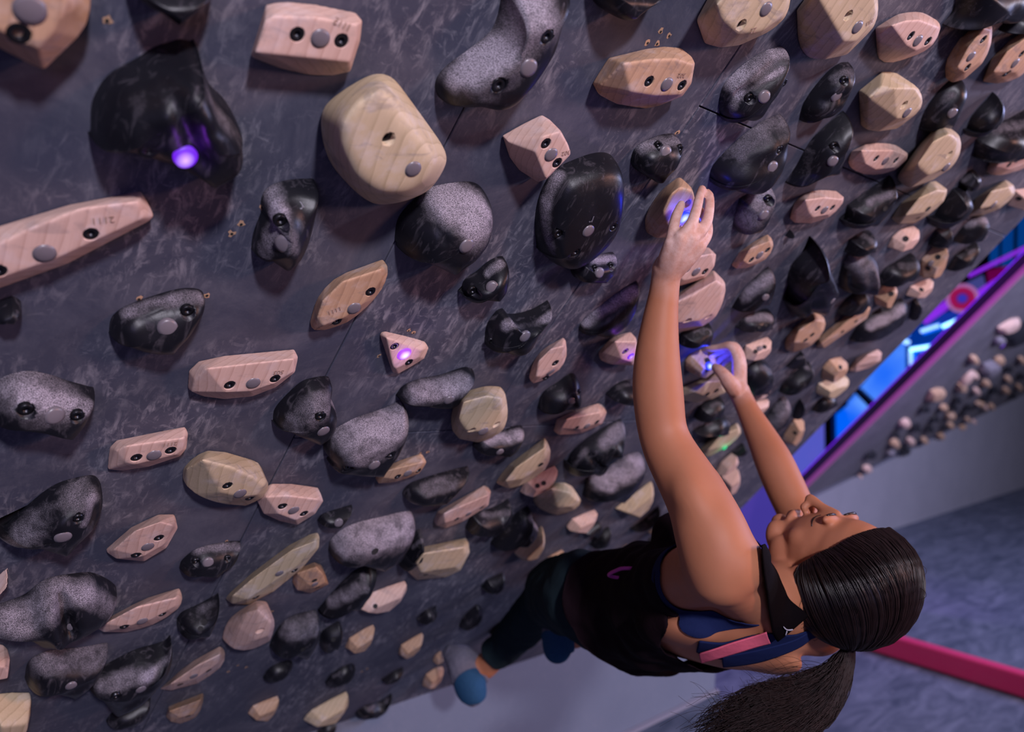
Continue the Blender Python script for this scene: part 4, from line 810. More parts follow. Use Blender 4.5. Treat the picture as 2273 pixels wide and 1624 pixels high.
dome('1253,1038 1270,1000 1320,960 1375,935,.1 1392,950,.4 1386,986,.5 1350,1011,.4 1310,1046,.2 1270,1046', .062, 'clump of black and chalk-white ridges left of the climber upper arm', '1290,1000,1330,1030,8,-14 1340,960,1370,1000,8,10', '1345,980,1380,950,16,.7 1275,1030,1300,1000,8,.4')
dome('1292,1097 1300,1060 1350,1035 1400,1015,.2 1435,1020,.4 1438,1057,.6 1415,1081,.5 1370,1106,.2 1320,1111', .06, 'broad chalk-white lobe with a black base left of the climber upper arm', '', '1340,1070,1420,1030,28,.85')
dome('899,1107 905,1075 940,1060 1000,1042 1040,1037,.1 1020,1077,.4 990,1111,.4 940,1126', .045, 'dark glossy hold with an upturned tail above the long pink bar', '', '950,1085,1000,1070,16,.35', None, [(1000,1103,.7)], small=True)
dome('704,1152 715,1140 750,1128 784,1127,.3 775,1146,.5 755,1166,.4 720,1171', .028, 'small flat black hold with a lens, right of the pink maple hold', '', '', (752,1160,.85), ())
dome('1033,1167 1045,1140 1100,1122 1136,1120,.4 1138,1152,.5 1090,1181,.3 1050,1191', .046, 'dusty black hump between the pink bar and a shiny black cone', '', '1075,1140,1130,1135,9,.4')
dome('1088,1203 1110,1170 1150,1140,.1 1182,1138,.4 1190,1160,.6 1201,1182,.6 1170,1206,.4 1120,1216', .055, 'shiny black cone with a pale tip, lower middle', '1150,1160,1185,1150,7,-12', '1180,1150,1196,1180,8,.8')
dome('1293,1177 1330,1160,.2 1337,1171,.4 1320,1187,.2', .026, 'flat black chip touching the small oval pink hold', '', '', base_chalk=0)
dome('1308,1207 1325,1185 1355,1173,.3 1356,1196,.5 1330,1217', .036, 'dull black stub above the climber hip', '', '', base_chalk=.05)
dome('1398,1172 1430,1150 1466,1128,.3 1461,1151,.5 1440,1174', .035, 'black arrowhead stub left of the climber armpit', '', '1440,1150,1455,1140,5,.3')
dome('1438,1197 1475,1180,.3 1482,1191,.4 1450,1207', .026, 'flat black chip under the tiny orange one', '', '', base_chalk=0)
dome('729,1222 735,1195 775,1165 850,1145 912,1144,.2 926,1165,.4 918,1195,.5 895,1225,.4 840,1247,.2 780,1250 745,1240', .062, 'big chalk-white dome on a black base, lower middle', '750,1180,910,1150,6,3', '770,1195,900,1165,42,.85', None, [(832,1223,1.1)], p=4, seg=88, small=True)
dome('880,1245 900,1215 930,1190,.3 945,1198,.6 935,1225,.5 905,1250', .05, 'knotty little black hold stuck between the chalk dome and the yellowish one', '900,1225,930,1200,6,8', '915,1215,935,1200,5,.4', None, [(932,1212,.7)], small=True)
dome('399,1262 405,1240 440,1215 510,1204,.1 538,1214,.4 530,1236,.4 480,1266,.2 415,1276', .036, 'small black oval with a soft grey upper edge, lower left', '', '435,1222,530,1212,8,.5', (462,1248,.9), [(435,1247,.8),(505,1240,.7)], p=3.2)
dome('-15,1205 5,1170 60,1120 120,1075 180,1064,.1 216,1070,.2 234,1120,.4 225,1152,.5 190,1181,.4 140,1211,.2 60,1218', .058, 'long black peaked hold with silver glints near the left border', '30,1190,210,1100,14,8 205,1080,215,1150,10,-8', '50,1180,200,1090,20,.4 205,1110,190,1160,7,.45', (140,1192,1.1), [(174,1152,.9)], p=3, seg=88)  # glints laid in as chalk strokes
dome('-40,1415 -30,1350 50,1320 100,1285 160,1272 210,1285,.2 262,1325,.4 266,1352,.5 250,1372,.5 180,1397,.35 100,1416,.2 40,1423', .062, 'broad chalky double hump at the left border', '60,1310,130,1400,14,14 130,1290,150,1390,10,-22 200,1300,255,1350,12,10', '20,1390,110,1330,32,.62 190,1320,255,1360,16,.62 150,1290,200,1290,10,.25', (155,1391,1.05), (), p=3, seg=96, rings=30)
dome('392,1388 400,1360 440,1340 478,1325,.1 491,1335,.4 486,1362,.5 465,1396,.4 430,1413 402,1401', .05, 'dark fluted hold beneath the small black oval', '', '440,1355,475,1340,8,.25', None, [(453,1380,.9),(445,1395,.7)], small=True)
dome('598,1432 612,1400 640,1370 690,1360,.1 711,1375,.4 711,1416,.5 680,1451,.3 620,1447', .058, 'smudged grey and black block right of the round two-faced maple hold', '', '640,1400,700,1385,26,.45', None, [(672,1440,.8)], small=True)
dome('709,1432 715,1400 753,1384,.2 763,1400,.5 750,1431,.4 725,1441', .04, 'black cube-like hold touching the smudged grey block', '', '', None, [(740,1418,.8)], small=True)
dome('704,1352 740,1310 780,1270 815,1256,.1 838,1264,.3 831,1301,.5 790,1341,.4 740,1359', .055, 'wrinkled black hold with pale ribs above the chalk-spotted boat', '760,1300,820,1280,8,10', '735,1335,790,1310,14,.55 805,1275,815,1310,6,.5')
dome('1068,1302 1080,1285 1118,1274,.2 1122,1291,.4 1100,1313,.3 1076,1313', .034, 'faceted black stub above the climber shin', '', '', base_chalk=.05)
dome('924,1372 945,1355,.1 971,1350,.3 966,1366,.4 940,1382', .03, 'tiny two-pointed black stub left of the dark oval', '', '', base_chalk=.05)
dome('1018,1387 1030,1365 1060,1345,.2 1073,1355,.4 1066,1377,.4 1035,1396', .034, 'dark oval hold above the climber lower foot', '', '', base_chalk=.02)
dome('1085,1404 1095,1392 1118,1380,.3 1121,1391,.4 1100,1407', .026, 'black bead of a hold touching the climber shin', '', '', base_chalk=.05)
dome('58,1520 65,1465 100,1445 180,1435 241,1437,.2 240,1461,.4 215,1501,.4 160,1526,.2 90,1531', .055, 'pillow-shaped dusty black hold, bottom left', '', '90,1470,230,1450,24,.42', (158,1522,.9), (), p=3.4, seg=80)
dome('189,1512 200,1490 240,1470 300,1440 360,1422 384,1428,.3 386,1462,.4 360,1501,.45 310,1541,.3 240,1561,.1 208,1546', .066, 'deep black jug with a chalked bowl, bottom left', '270,1480,365,1440,16,-26 240,1530,350,1480,10,10', '235,1520,320,1500,18,.6 330,1500,380,1450,8,.55', (313,1530,.9), [(258,1547,1.1)], p=3.4, seg=96, rings=30)
dome('583,1502 600,1480 640,1469,.2 652,1476,.4 630,1496,.4 600,1507', .028, 'small flat black hold, left of three black stubs near the bottom', '', '', base_chalk=.1)
dome('723,1517 735,1495 770,1477,.1 791,1485,.4 780,1501,.4 745,1519', .032, 'black hold with pale nicks, middle of three stubs near the bottom', '', '740,1500,780,1485,6,.3')
dome('846,1507 875,1490,.1 896,1485,.3 886,1501,.4 860,1514', .026, 'tiny black hold, right of three stubs near the bottom', '', '')
dome('788,1583 810,1565 850,1555,.1 872,1545,.3 861,1571,.4 830,1587,.3 800,1590', .034, 'dusty black sliver lying against the kickboard', '', '820,1572,860,1555,8,.4')
dome('236,1602 250,1580 290,1565,.1 336,1554,.3 331,1581,.4 290,1603,.2 255,1607', .034, 'low black hold at the bottom left, left of the orange half-disc', '', '290,1575,325,1562,6,.15')
dome('-20,705 -15,672 28,663,.2 49,680,.3 36,702,.3 5,712', .028, 'small black hold in shadow under the long wooden rail', '', '', base_chalk=0)
dome('690,1640 720,1610 748,1604,.3 740,1640', .03, 'black hold cropped by the bottom edge under the pale oval', '', '', base_chalk=0)
bake_cuts()
# ---------------------------------------------------------------- the climber
def C3(px, py, z): return np.array([(px - CX) / FPX * z, (py - CY) / FPX * z, z])      # camera axes
def W(v): return Vector(RW @ np.array(v))
def nrm(v): v = np.array(v, float); return v / np.linalg.norm(v)

def m_skin():
    m, nt, b = newmat('skin')
    tc = N(nt, 'ShaderNodeTexCoord').outputs['Object']
    n1 = noise_tex(nt, tc, 14, 4); n2 = noise_tex(nt, tc, 700, 2)
    col = mixc(nt, n1, (.36, .132, .064, 1), (.43, .172, .09, 1))
    at = N(nt, 'ShaderNodeAttribute', attribute_name='chalk').outputs['Fac']
    f = math_(nt, 'MULTIPLY', at, ramp(nt, noise_tex(nt, tc, 55, 5, .7), [(.30, g(.35)), (.65, g(1))]), True)
    col = mixc(nt, f, col, (.72, .52, .47, 1))
    nt.links.new(col, b.inputs['Base Color']); b.inputs['Roughness'].default_value = .56
    b.inputs['Subsurface Weight'].default_value = .12; b.inputs['Subsurface Radius'].default_value = (.012, .005, .003)
    b.inputs['Subsurface Scale'].default_value = .6; b.inputs['Specular IOR Level'].default_value = .3
    bump(nt, b, n2, .12, .0004); return m
SKIN = m_skin()
def m_cloth(name, c1, c2, sc_=900, rough=.85):
    m, nt, b = newmat(name)
    tc = N(nt, 'ShaderNodeTexCoord').outputs['Object']
    col = mixc(nt, noise_tex(nt, tc, sc_, 2), rgba(c1), rgba(c2))
    nt.links.new(col, b.inputs['Base Color']); b.inputs['Roughness'].default_value = rough
    b.inputs['Specular IOR Level'].default_value = .06
    bump(nt, b, noise_tex(nt, tc, 45, 3), .35, .004); return m
TANK = m_cloth('black_maroon_jersey', (.003, .002, .003), (.013, .005, .008))
PANTS = m_cloth('dark_teal_jersey', (.008, .016, .020), (.016, .028, .034))
NAVY = m_cloth('navy_elastic', (.006, .010, .042), (.014, .022, .080), 1200)
PINK = m_cloth('coral_strap', (.62, .10, .16), (.70, .14, .20), 1200, .6)
SHOE_B = m_cloth('blue_suede', (.012, .045, .10), (.03, .09, .18), 300)
SHOE_D = m_cloth('dark_shoe_rubber', (.015, .016, .03), (.03, .03, .05), 300, .5)
SHOE_G = m_cloth('grey_shoe_canvas', (.10, .10, .13), (.20, .19, .24), 200)

person = empty('person', Matrix.Translation(W(C3(1400, 1360, 1.6))))
tag(person, 'person in a dark tank top hanging from the board by both hands, head tipped back', 'person')
PI_ = person.matrix_world.inverted()
def plink(name, me, mat, parent=None):
    """mesh in world coordinates -> child of the person"""
    me.transform(PI_); o = link(name, me, mat, parent or person); return o

bmB = bmesh.new()
def add_mesh_data(V, F):
    vs = [bmB.verts.new(v) for v in V]
    for f in F:
        try: bmB.faces.new([vs[i] for i in f])
        except ValueError: pass
def limb(pts, seg=20, sub=5):
    """tapered limb through (px, py, depth, radius) stations, rounded ends"""
    P = [np.array([*C3(*p[:3]), p[3]]) for p in pts]
    Q = []
    for i in range(len(P) - 1):
        p0, p1, p2, p3 = P[max(i - 1, 0)], P[i], P[i + 1], P[min(i + 2, len(P) - 1)]
        for s in range(sub):
            t = s / sub
            Q.append(.5 * ((2 * p1) + (-p0 + p2) * t + (2 * p0 - 5 * p1 + 4 * p2 - p3) * t * t + (-p0 + 3 * p1 - 3 * p2 + p3) * t ** 3))
    Q.append(P[-1])
    # round caps
    a, b = Q[0], Q[-1]; d0 = nrm(Q[0][:3] - Q[1][:3]); d1_ = nrm(Q[-1][:3] - Q[-2][:3])
    cap0 = [np.array([*(a[:3] + d0 * a[3] * math.sin(q)), a[3] * math.cos(q)]) for q in (1.4, 1.05, .6)]
    cap1 = [np.array([*(b[:3] + d1_ * b[3] * math.sin(q)), b[3] * math.cos(q)]) for q in (.6, 1.05, 1.4)]
    Q = cap0 + Q + cap1
    V = []; F = []; up = None; n = len(Q)
    for i, q in enumerate(Q):
        t = Vector(Q[min(i + 1, n - 1)][:3] - Q[max(i - 1, 0)][:3]).normalized()
        if up is None: up = t.orthogonal().normalized()
        up = (up - t * up.dot(t)).normalized(); bb_ = t.cross(up)
        for k in range(seg):
            an = 2 * math.pi * k / seg
            V.append(W(Vector(q[:3]) + (up * math.cos(an) + bb_ * math.sin(an)) * q[3]))
    for i in range(n - 1):
        for k in range(seg): F.append((i * seg + k, i * seg + (k + 1) % seg, (i + 1) * seg + (k + 1) % seg, (i + 1) * seg + k))
    F.append(tuple(range(seg))[::-1]); F.append(tuple((n - 1) * seg + k for k in range(seg)))
    add_mesh_data(V, F)
def ellipsoid(c, axes, seg=24, rings=14):
    """c in camera axes, axes three camera-space vectors"""
    V = []; F = []; a, b, d = axes
    for i in range(rings + 1):
        th = math.pi * i / rings
        for k in range(seg):
            ph = 2 * math.pi * k / seg
            V.append(W(c + a * math.sin(th) * math.cos(ph) + b * math.sin(th) * math.sin(ph) + d * math.cos(th)))
    for i in range(rings):
        for k in range(seg): F.append((i * seg + k, i * seg + (k + 1) % seg, (i + 1) * seg + (k + 1) % seg, (i + 1) * seg + k))
    vs = [bmB.verts.new(v) for v in V]
    for f in F:
        try: bmB.faces.new([vs[i] for i in f])
        except ValueError: pass
def ball(px, py, z, r): ellipsoid(C3(px, py, z), (np.array([r, 0, 0]), np.array([0, r, 0]), np.array([0, 0, r])))

# torso frame
NB = C3(1712, 1335, 1.30)                          # base of the neck
LS, RS = C3(1603, 1258, 1.17), C3(1812, 1388, 1.385)
HIP = C3(1392, 1345, 1.68)
tt = nrm(HIP - NB); aa = RS - LS; aa = nrm(aa - tt * (aa @ tt)); ff = nrm(np.cross(-tt, aa))    # down the spine, to her right, to her front
def ring_torso(rows, seg=36):
    V = []; F = []
    for (s, w, d, du, dv) in rows:
        c = NB + tt * s + aa * du + ff * dv
        for k in range(seg):
            an = 2 * math.pi * k / seg; cx, sx = math.cos(an), math.sin(an)
            V.append(W(c + aa * w * math.copysign(abs(cx) ** .85, cx) + ff * d * math.copysign(abs(sx) ** .85, sx)))
    n = len(rows)
    for i in range(n - 1):
        for k in range(seg): F.append((i * seg + k, i * seg + (k + 1) % seg, (i + 1) * seg + (k + 1) % seg, (i + 1) * seg + k))
    F.append(tuple(range(seg))[::-1]); F.append(tuple((n - 1) * seg + k for k in range(seg)))
    add_mesh_data(V, F)
ring_torso([(-.03, .04, .035, 0, 0), (0, .085, .05, 0, 0), (.03, .125, .068, 0, -.005), (.08, .150, .088, 0, -.008), (.14, .152, .098, 0, -.006), (.20, .142, .098, 0, 0),
            (.28, .125, .090, 0, 0), (.34, .120, .086, 0, 0), (.38, .122, .086, 0, 0), (.43, .136, .094, 0, -.005), (.48, .138, .096, 0, -.006), (.53, .11, .08, 0, -.004), (.56, .05, .05, 0, 0)])
# shoulder girdles, shoulder blades
def seg3(a, b, r0, r1):
    ell = []
    for i in range(9):
        t = i / 8; c = a + (b - a) * t; r = r0 + (r1 - r0) * t
        ellipsoid(c, (np.array([r, 0, 0]), np.array([0, r, 0]), np.array([0, 0, r])), 16, 10)
seg3(NB + tt * .035, LS, .050, .052); seg3(NB + tt * .035, RS, .050, .052)
seg3(LS, NB + tt * .15 - aa * .115, .052, .050); seg3(RS, NB + tt * .15 + aa * .115, .052, .050)
for s_ in (-1, 1):
    ellipsoid(NB + tt * .105 + aa * .088 * s_ - ff * .072, (aa * .055 * 1.0, tt * .075, ff * .022))
ellipsoid(NB + tt * .16 - aa * .06 + ff * .085, (aa * .055, tt * .055, ff * .045)); ellipsoid(NB + tt * .16 + aa * .06 + ff * .085, (aa * .055, tt * .055, ff * .045))
# left arm: shoulder, elbow, wrist
limb([(1598, 1262, 1.17, .054), (1592, 1225, 1.172, .056), (1577, 1178, 1.18, .054), (1553, 1118, 1.20, .0485), (1520, 1058, 1.22, .0445), (1488, 1002, 1.242, .041), (1470, 955, 1.252, .0385), (1463, 900, 1.252, .0398), (1459, 845, 1.25, .0392), (1459, 785, 1.247, .0352), (1465, 715, 1.243, .0292), (1473, 655, 1.24, .0245), (1477, 620, 1.236, .0225), (1482, 595, 1.228, .0235)], 24)
ball(1622, 1250, 1.165, .050)
ellipsoid(C3(1478, 972, 1.262), (np.array([.016, .0, 0]), np.array([0, .02, 0]), np.array([0, 0, .045])))       # elbow
limb([(1450, 900, 1.262, .022), (1445, 830, 1.26, .022), (1450, 760, 1.255, .016)]); limb([(1486, 915, 1.245, .022), (1480, 840, 1.24, .02), (1478, 770, 1.238, .014)])
limb([(1560, 1150, 1.165, .03), (1530, 1085, 1.185, .03), (1500, 1030, 1.215, .02)])                            # triceps
limb([(1590, 1130, 1.215, .03), (1558, 1070, 1.235, .03), (1520, 1015, 1.245, .02)])                            # biceps
# left hand, back of the hand to the camera
for (a, b) in (((1476, 605, 1.228, .0165), (1490, 541, 1.192, .0115)), ((1480, 600, 1.224, .018), (1510, 530, 1.186, .0125)), ((1486, 600, 1.226, .018), (1533, 530, 1.190, .0130)), ((1490, 605, 1.232, .0165), (1550, 546, 1.203, .0130))):
    m_ = tuple((a[i] + b[i]) / 2 for i in range(4)); limb([a, m_[:2] + (m_[2] - .002, m_[3] + .001), b], 12, 4)
def finger(pts): limb(pts, 12, 5)
finger([(1490, 541, 1.192, .0102), (1495, 508, 1.196, .0088), (1500, 484, 1.204, .0082), (1508, 464, 1.213, .0074), (1513, 452, 1.222, .0060)])
finger([(1510, 530, 1.186, .0112), (1533, 500, 1.186, .0090), (1545, 468, 1.196, .0080), (1552, 440, 1.212, .0072), (1559, 417, 1.232, .0060)])
finger([(1533, 530, 1.190, .0115), (1564, 502, 1.200, .0092), (1574, 466, 1.214, .0080), (1575, 440, 1.228, .0072), (1572, 422, 1.246, .0060)])
finger([(1550, 546, 1.203, .0112), (1568, 520, 1.218, .0095), (1568, 492, 1.238, .0085), (1556, 472, 1.252, .0078), (1546, 462, 1.262, .0068)])
finger([(1488, 592, 1.240, .015), (1512, 566, 1.252, .0125), (1520, 538, 1.262, .0105), (1512, 512, 1.272, .0088)])      # thumb under the hold
# right arm
limb([(1812, 1388, 1.385, .052), (1805, 1330, 1.42, .050), (1795, 1260, 1.47, .046), (1785, 1190, 1.53, .042), (1768, 1135, 1.575, .0385), (1745, 1085, 1.60, .0395), (1718, 1025, 1.63, .0385), (1692, 972, 1.665, .0325), (1665, 920, 1.70, .026), (1648, 885, 1.725, .0225), (1640, 868, 1.735, .0235)], 24)
# right hand: knuckles to the right, fingers hooked left over the hold, thumb below
for (a, b) in (((1640, 872, 1.722, .016), (1640, 806, 1.715, .0145)), ((1640, 870, 1.735, .017), (1643, 808, 1.735, .0145)), ((1642, 868, 1.748, .016), (1643, 812, 1.755, .0140)), ((1644, 868, 1.758, .014), (1642, 820, 1.772, .0125))):
    m_ = tuple((a[i] + b[i]) / 2 for i in range(4)); limb([a, m_, b], 12, 4)
finger([(1639, 806, 1.715, .0138), (1634, 785, 1.713, .0118), (1621, 768, 1.718, .0108), (1598, 771, 1.738, .0088), (1582, 773, 1.750, .0080), (1570, 772, 1.760, .0064)])
finger([(1643, 808, 1.735, .0138), (1640, 786, 1.736, .0118), (1627, 768, 1.742, .0108), (1605, 776, 1.762, .0090), (1588, 784, 1.772, .0080), (1578, 790, 1.776, .0066)])
finger([(1643, 812, 1.755, .0130), (1642, 792, 1.760, .0112), (1630, 778, 1.768, .0100), (1610, 788, 1.782, .0086), (1598, 798, 1.786, .0076), (1592, 806, 1.786, .0062)])
finger([(1642, 820, 1.772, .0118), (1640, 800, 1.782, .0100), (1628, 792, 1.790, .0090), (1612, 800, 1.798, .0078), (1604, 810, 1.798, .0062)])
finger([(1628, 862, 1.712, .0175), (1617, 846, 1.702, .0165), (1607, 832, 1.704, .0135), (1597, 822, 1.714, .0122), (1588, 815, 1.728, .0095)])
# head: c = crown, f = face, l = her left
HO = C3(1847, 1260, 1.33)
hc = nrm([.589, -.164, -.791]); hf = np.array([-.034, -.983, .178]); hf = nrm(hf - hc * (hf @ hc)); hl = np.cross(hc, hf)
def HL(x, y, z): return HO + hl * x + hf * y + hc * z
def hell(x, y, z, rx, ry, rz, s=20): ellipsoid(HL(x, y, z), (hl * rx, hf * ry, hc * rz), s, 12)
hell(0, -.012, .030, .074, .093, .090, 32)
hell(0, .026, -.012, .064, .064, .082, 28)
hell(0, .034, -.062, .047, .050, .040)
hell(0, .074, -.092, .017, .017, .016)
for s_ in (-1, 1):
    hell(.030 * s_, .052, -.078, .024, .030, .018)
    hell(.050 * s_, .022, -.062, .014, .034, .022)
    hell(.041 * s_, .048, -.026, .022, .022, .024)
    hell(.030 * s_, .079, .025, .022, .010, .009)
    hell(.031 * s_, .068, .004, .0150, .0120, .0100)
    hell(.011 * s_, .099, -.034, .0085, .010, .0075)
    hell(.077 * s_, -.004, -.006, .006, .016, .026); hell(.082 * s_, -.012, .002, .005, .008, .022)
def htube(pts):
    for i in range(len(pts) - 1):
        a, b = np.array(pts[i]), np.array(pts[i + 1])
        for k in range(7):
            q = a + (b - a) * k / 6; hell(q[0], q[1], q[2], q[3], q[3], q[3], 12)
htube([(0, .086, .018, .009), (0, .098, -.006, .0082), (0, .113, -.028, .0098)])
htube([(-.022, .081, -.060, .004), (-.008, .092, -.057, .0062), (0, .091, -.058, .006), (.008, .092, -.057, .0062), (.022, .081, -.060, .004)])
htube([(-.019, .081, -.064, .004), (0, .090, -.069, .0072), (.019, .081, -.064, .004)])
# neck
nk0 = HL(0, -.022, -.055); nk1 = NB + tt * .01 - ff * .0
seg3(nk0, nk1, .051, .056)
seg3(HL(.045, -.03, -.045), NB - aa * .035 + ff * .035, .014, .013)
# legs
LH, RH = HIP - aa * .085 + tt * .02, HIP + aa * .085 + tt * .02
def px_of(c): return (CX + FPX * c[0] / c[2], CY + FPX * c[1] / c[2], c[2])
limb([(*px_of(LH), .082), (1245, 1318, 1.86, .076), (1226, 1325, 2.02, .060), (1196, 1352, 2.10, .056), (1140, 1412, 2.20, .047), (1096, 1458, 2.24, .037), (1076, 1482, 2.25, .034)], 24)
limb([(*px_of(RH), .082), (1360, 1345, 1.92, .074), (1334, 1330, 2.14, .058), (1330, 1348, 2.14, .054), (1312, 1380, 2.02, .044), (1288, 1402, 1.94, .034), (1272, 1412, 1.91, .031)], 24)
def foot(heel, ball_, toe, k=1.0):
    limb([(*heel, .034 * k), tuple((heel[i] + ball_[i]) / 2 for i in range(3)) + (.038 * k,), (*ball_, .040 * k), (*toe, .024 * k)], 18)
foot((1048, 1535, 2.21), (1024, 1466, 2.25), (1006, 1452, 2.265))
foot((1237, 1440, 1.88), (1240, 1396, 1.90), (1262, 1364, 1.92), .78)
bmesh.ops.remove_doubles(bmB, verts=bmB.verts[:], dist=1e-6)
bmesh.ops.recalc_face_normals(bmB, faces=bmB.faces[:])
meB = bpy.data.meshes.new('figure'); bmB.to_mesh(meB); bmB.free()
tmp = bpy.data.objects.new('figure_tmp', meB); COL.objects.link(tmp)
rm = tmp.modifiers.new('r', 'REMESH'); rm.mode = 'VOXEL'; rm.voxel_size = .0026; rm.adaptivity = 0
sm = tmp.modifiers.new('s', 'SMOOTH'); sm.factor = .5; sm.iterations = 5
bpy.context.view_layer.update()
me = bpy.data.meshes.new_from_object(tmp.evaluated_get(bpy.context.evaluated_depsgraph_get()))
bpy.data.objects.remove(tmp)
nv = len(me.vertices); co = np.empty(nv * 3); me.vertices.foreach_get('co', co); co = co.reshape(-1, 3)
# extra softening of torso and arms so the muscles run into one another, hands and face left crisp
ed = np.empty(len(me.edges) * 2, dtype=np.int64); me.edges.foreach_get('vertices', ed); ed = ed.reshape(-1, 2)
cc = co @ RW                                             # camera axes
hw = np.linalg.norm(cc - HO, axis=1); face_w = np.clip((hw - .135) / .03, 0, 1)
hand_w = np.clip(np.minimum(np.linalg.norm(cc - C3(1530, 510, 1.2), axis=1), np.linalg.norm(cc - C3(1620, 810, 1.74), axis=1)) / .03 - 2.7, 0, 1)
wt = np.maximum(face_w * hand_w * .92, np.where(hw < .16, .16, 0))[:, None]
deg = np.bincount(ed.ravel(), minlength=nv)[:, None].astype(float)
for it in range(80):
    acc = np.zeros_like(co)
    for q in range(3):
        acc[:, q] = np.bincount(ed[:, 0], weights=co[ed[:, 1], q], minlength=nv) + np.bincount(ed[:, 1], weights=co[ed[:, 0], q], minlength=nv)
    co = co + (acc / deg - co) * .5 * wt
me.vertices.foreach_set('co', co.ravel()); me.update()
# drop stray inner shells
cc = co @ RW
Vb = co.copy()
me.calc_loop_triangles()
Tb = np.empty(len(me.loop_triangles) * 3, dtype=np.int64); me.loop_triangles.foreach_get('vertices', Tb); Tb = Tb.reshape(-1, 3)
nb = np.empty(nv * 3); me.vertices.foreach_get('normal', nb); nb = nb.reshape(-1, 3)
body_bv = BVHTree.FromPolygons([Vector(v) for v in Vb], Tb.tolist())
bz = (Vb - np.array(ORG)) @ np.array(AZ); print('LOWEST OVER BOARD', bz.min(), cc[bz.argmin()], [round(q) for q in (CX + FPX * cc[bz.argmin()][0] / cc[bz.argmin()][2], CY + FPX * cc[bz.argmin()][1] / cc[bz.argmin()][2])])
hd = np.minimum(np.linalg.norm(cc - C3(1530, 500, 1.2), axis=1), np.linalg.norm(cc - C3(1620, 800, 1.74), axis=1) * 1.1)
ca = me.attributes.new('chalk', 'FLOAT', 'POINT'); ca.data.foreach_set('value', np.clip(1.25 - hd / .095, 0, .75).astype(np.float32))
body = plink('body', me, SKIN)

def polyd(c, P):
    """distance of camera-space points to a polyline"""
    best = np.full(len(c), 9.0)
    for a, b in zip(P[:-1], P[1:]):
        ab = b - a; t = np.clip(((c - a) @ ab) / (ab @ ab), 0, 1)
        best = np.minimum(best, np.linalg.norm(c - a - t[:, None] * ab, axis=1))
    return best
dTor = polyd(cc, [NB, HIP + tt * .05]) - .10
dLA = polyd(cc, [C3(1590, 1215, 1.172), C3(1470, 955, 1.25), C3(1478, 620, 1.236), C3(1540, 500, 1.2)]) - .045
dRA = polyd(cc, [C3(1805, 1330, 1.42), C3(1768, 1135, 1.575), C3(1640, 868, 1.735), C3(1620, 790, 1.74)]) - .045
dHd = polyd(cc, [HL(0, 0, .03), HL(0, .05, -.085)]) - .10
dLL = polyd(cc, [LH, C3(1226, 1325, 2.02), C3(1076, 1482, 2.25)]) - .05
dRL = polyd(cc, [RH, C3(1334, 1330, 2.14), C3(1272, 1412, 1.91)]) - .05
sp = (cc - NB) @ tt; la = (cc - NB) @ aa; fr = (cc - NB) @ ff

def clip_shell(name, field, off, mat, thick=.002, wrinkle=0, wsc=18, smooth=0):
    f = field; T = Tb; fv = f[T]; keep = (fv > 0).any(axis=1)
    V = []; F = []; idx = {}; cutv = {}
    P = Vb + nb * (off[:, None] if hasattr(off, '__len__') else off)
    def vid(i):
        if i not in idx: idx[i] = len(V); V.append(P[i])
        return idx[i]
    def cid(i, j):
        k = (min(i, j), max(i, j))
        if k not in cutv:
            t = f[k[0]] / (f[k[0]] - f[k[1]]); cutv[k] = len(V); V.append(P[k[0]] + (P[k[1]] - P[k[0]]) * t)
        return cutv[k]
    for tri in T[keep]:
        poly = []
        for q in range(3):
            i, j = int(tri[q]), int(tri[(q + 1) % 3])
            if f[i] > 0: poly.append(vid(i))
            if (f[i] > 0) != (f[j] > 0): poly.append(cid(i, j))
        if len(poly) >= 3: F.append(poly)
    if not F: print('EMPTY', name); return None
    V = np.array(V)
    if wrinkle:
        nn = np.zeros_like(V)
        for i, k in idx.items(): nn[k] = nb[i]
        for k in range(len(V)):
            p = Vector(V[k]); V[k] = V[k] + nn[k] * wrinkle * (noise.noise(p * wsc) + .6 * noise.noise(p * wsc * 2.3))
    o = plink(name, mesh(name, V, F), mat)
    if smooth:
        s = o.modifiers.new('s', 'SMOOTH'); s.iterations = smooth; s.factor = .5
    s = o.modifiers.new('t', 'SOLIDIFY'); s.thickness = thick; s.offset = 1
    return o
# leggings
def plane_f(c, at, d): return (c - at) @ d
kA = nrm(C3(1196, 1352, 2.10) - C3(1076, 1482, 2.25)); kB = nrm(C3(1330, 1348, 2.14) - C3(1272, 1412, 1.91))
isA = dLL < dRL
cuffA = plane_f(cc, C3(1100, 1453, 2.235), kA); cuffB = plane_f(cc, C3(1296, 1396, 1.965), kB)
leg = np.where(np.minimum(dLL, dRL) < .045, np.where(isA, cuffA, cuffB), 1.0)
hipf = np.where(sp > .30, sp - .37, -1)
fp = np.minimum(np.minimum(hipf, leg), 1.0)
fp = np.where((dLL < dTor) & isA, np.minimum(cuffA, .1), np.where((dRL < dTor) & ~isA, np.minimum(cuffB, .1), fp))
fp = np.where((sp < .36), -1, fp)
pants = clip_shell('leggings', fp, .006, PANTS, .002, .008, 14, 3)
# tank top: open sides and low open back
armL = np.linalg.norm((cc - C3(1583, 1316, 1.19)), axis=1); armR = np.linalg.norm((cc - RS - ff * .02), axis=1)
notarm = np.where((dLA < dTor - .012) | (dRA < dTor - .012) | (dHd < .0), -1, 1)
tankf = np.minimum.reduce([.415 - sp, armL - .112, armR - .105, notarm * 1.0, np.linalg.norm(((cc - (NB + tt * .05 - ff * .06))) / np.array([1, 1, 1]), axis=1) - .135, sp - .004, np.where((sp < .21) & (fr < 0), .02 - la, 1.0), np.where(sp < .19, .085 - la, 1.0)])
drape = .006 + .016 * np.clip((sp - .22) / .2, 0, 1) * np.clip(-fr / .08, 0, 1) + .012 * np.clip((sp - .1) / .2, 0, 1)
tank = clip_shell('tank_top', tankf, drape, TANK, .002, .013, 11, 5)
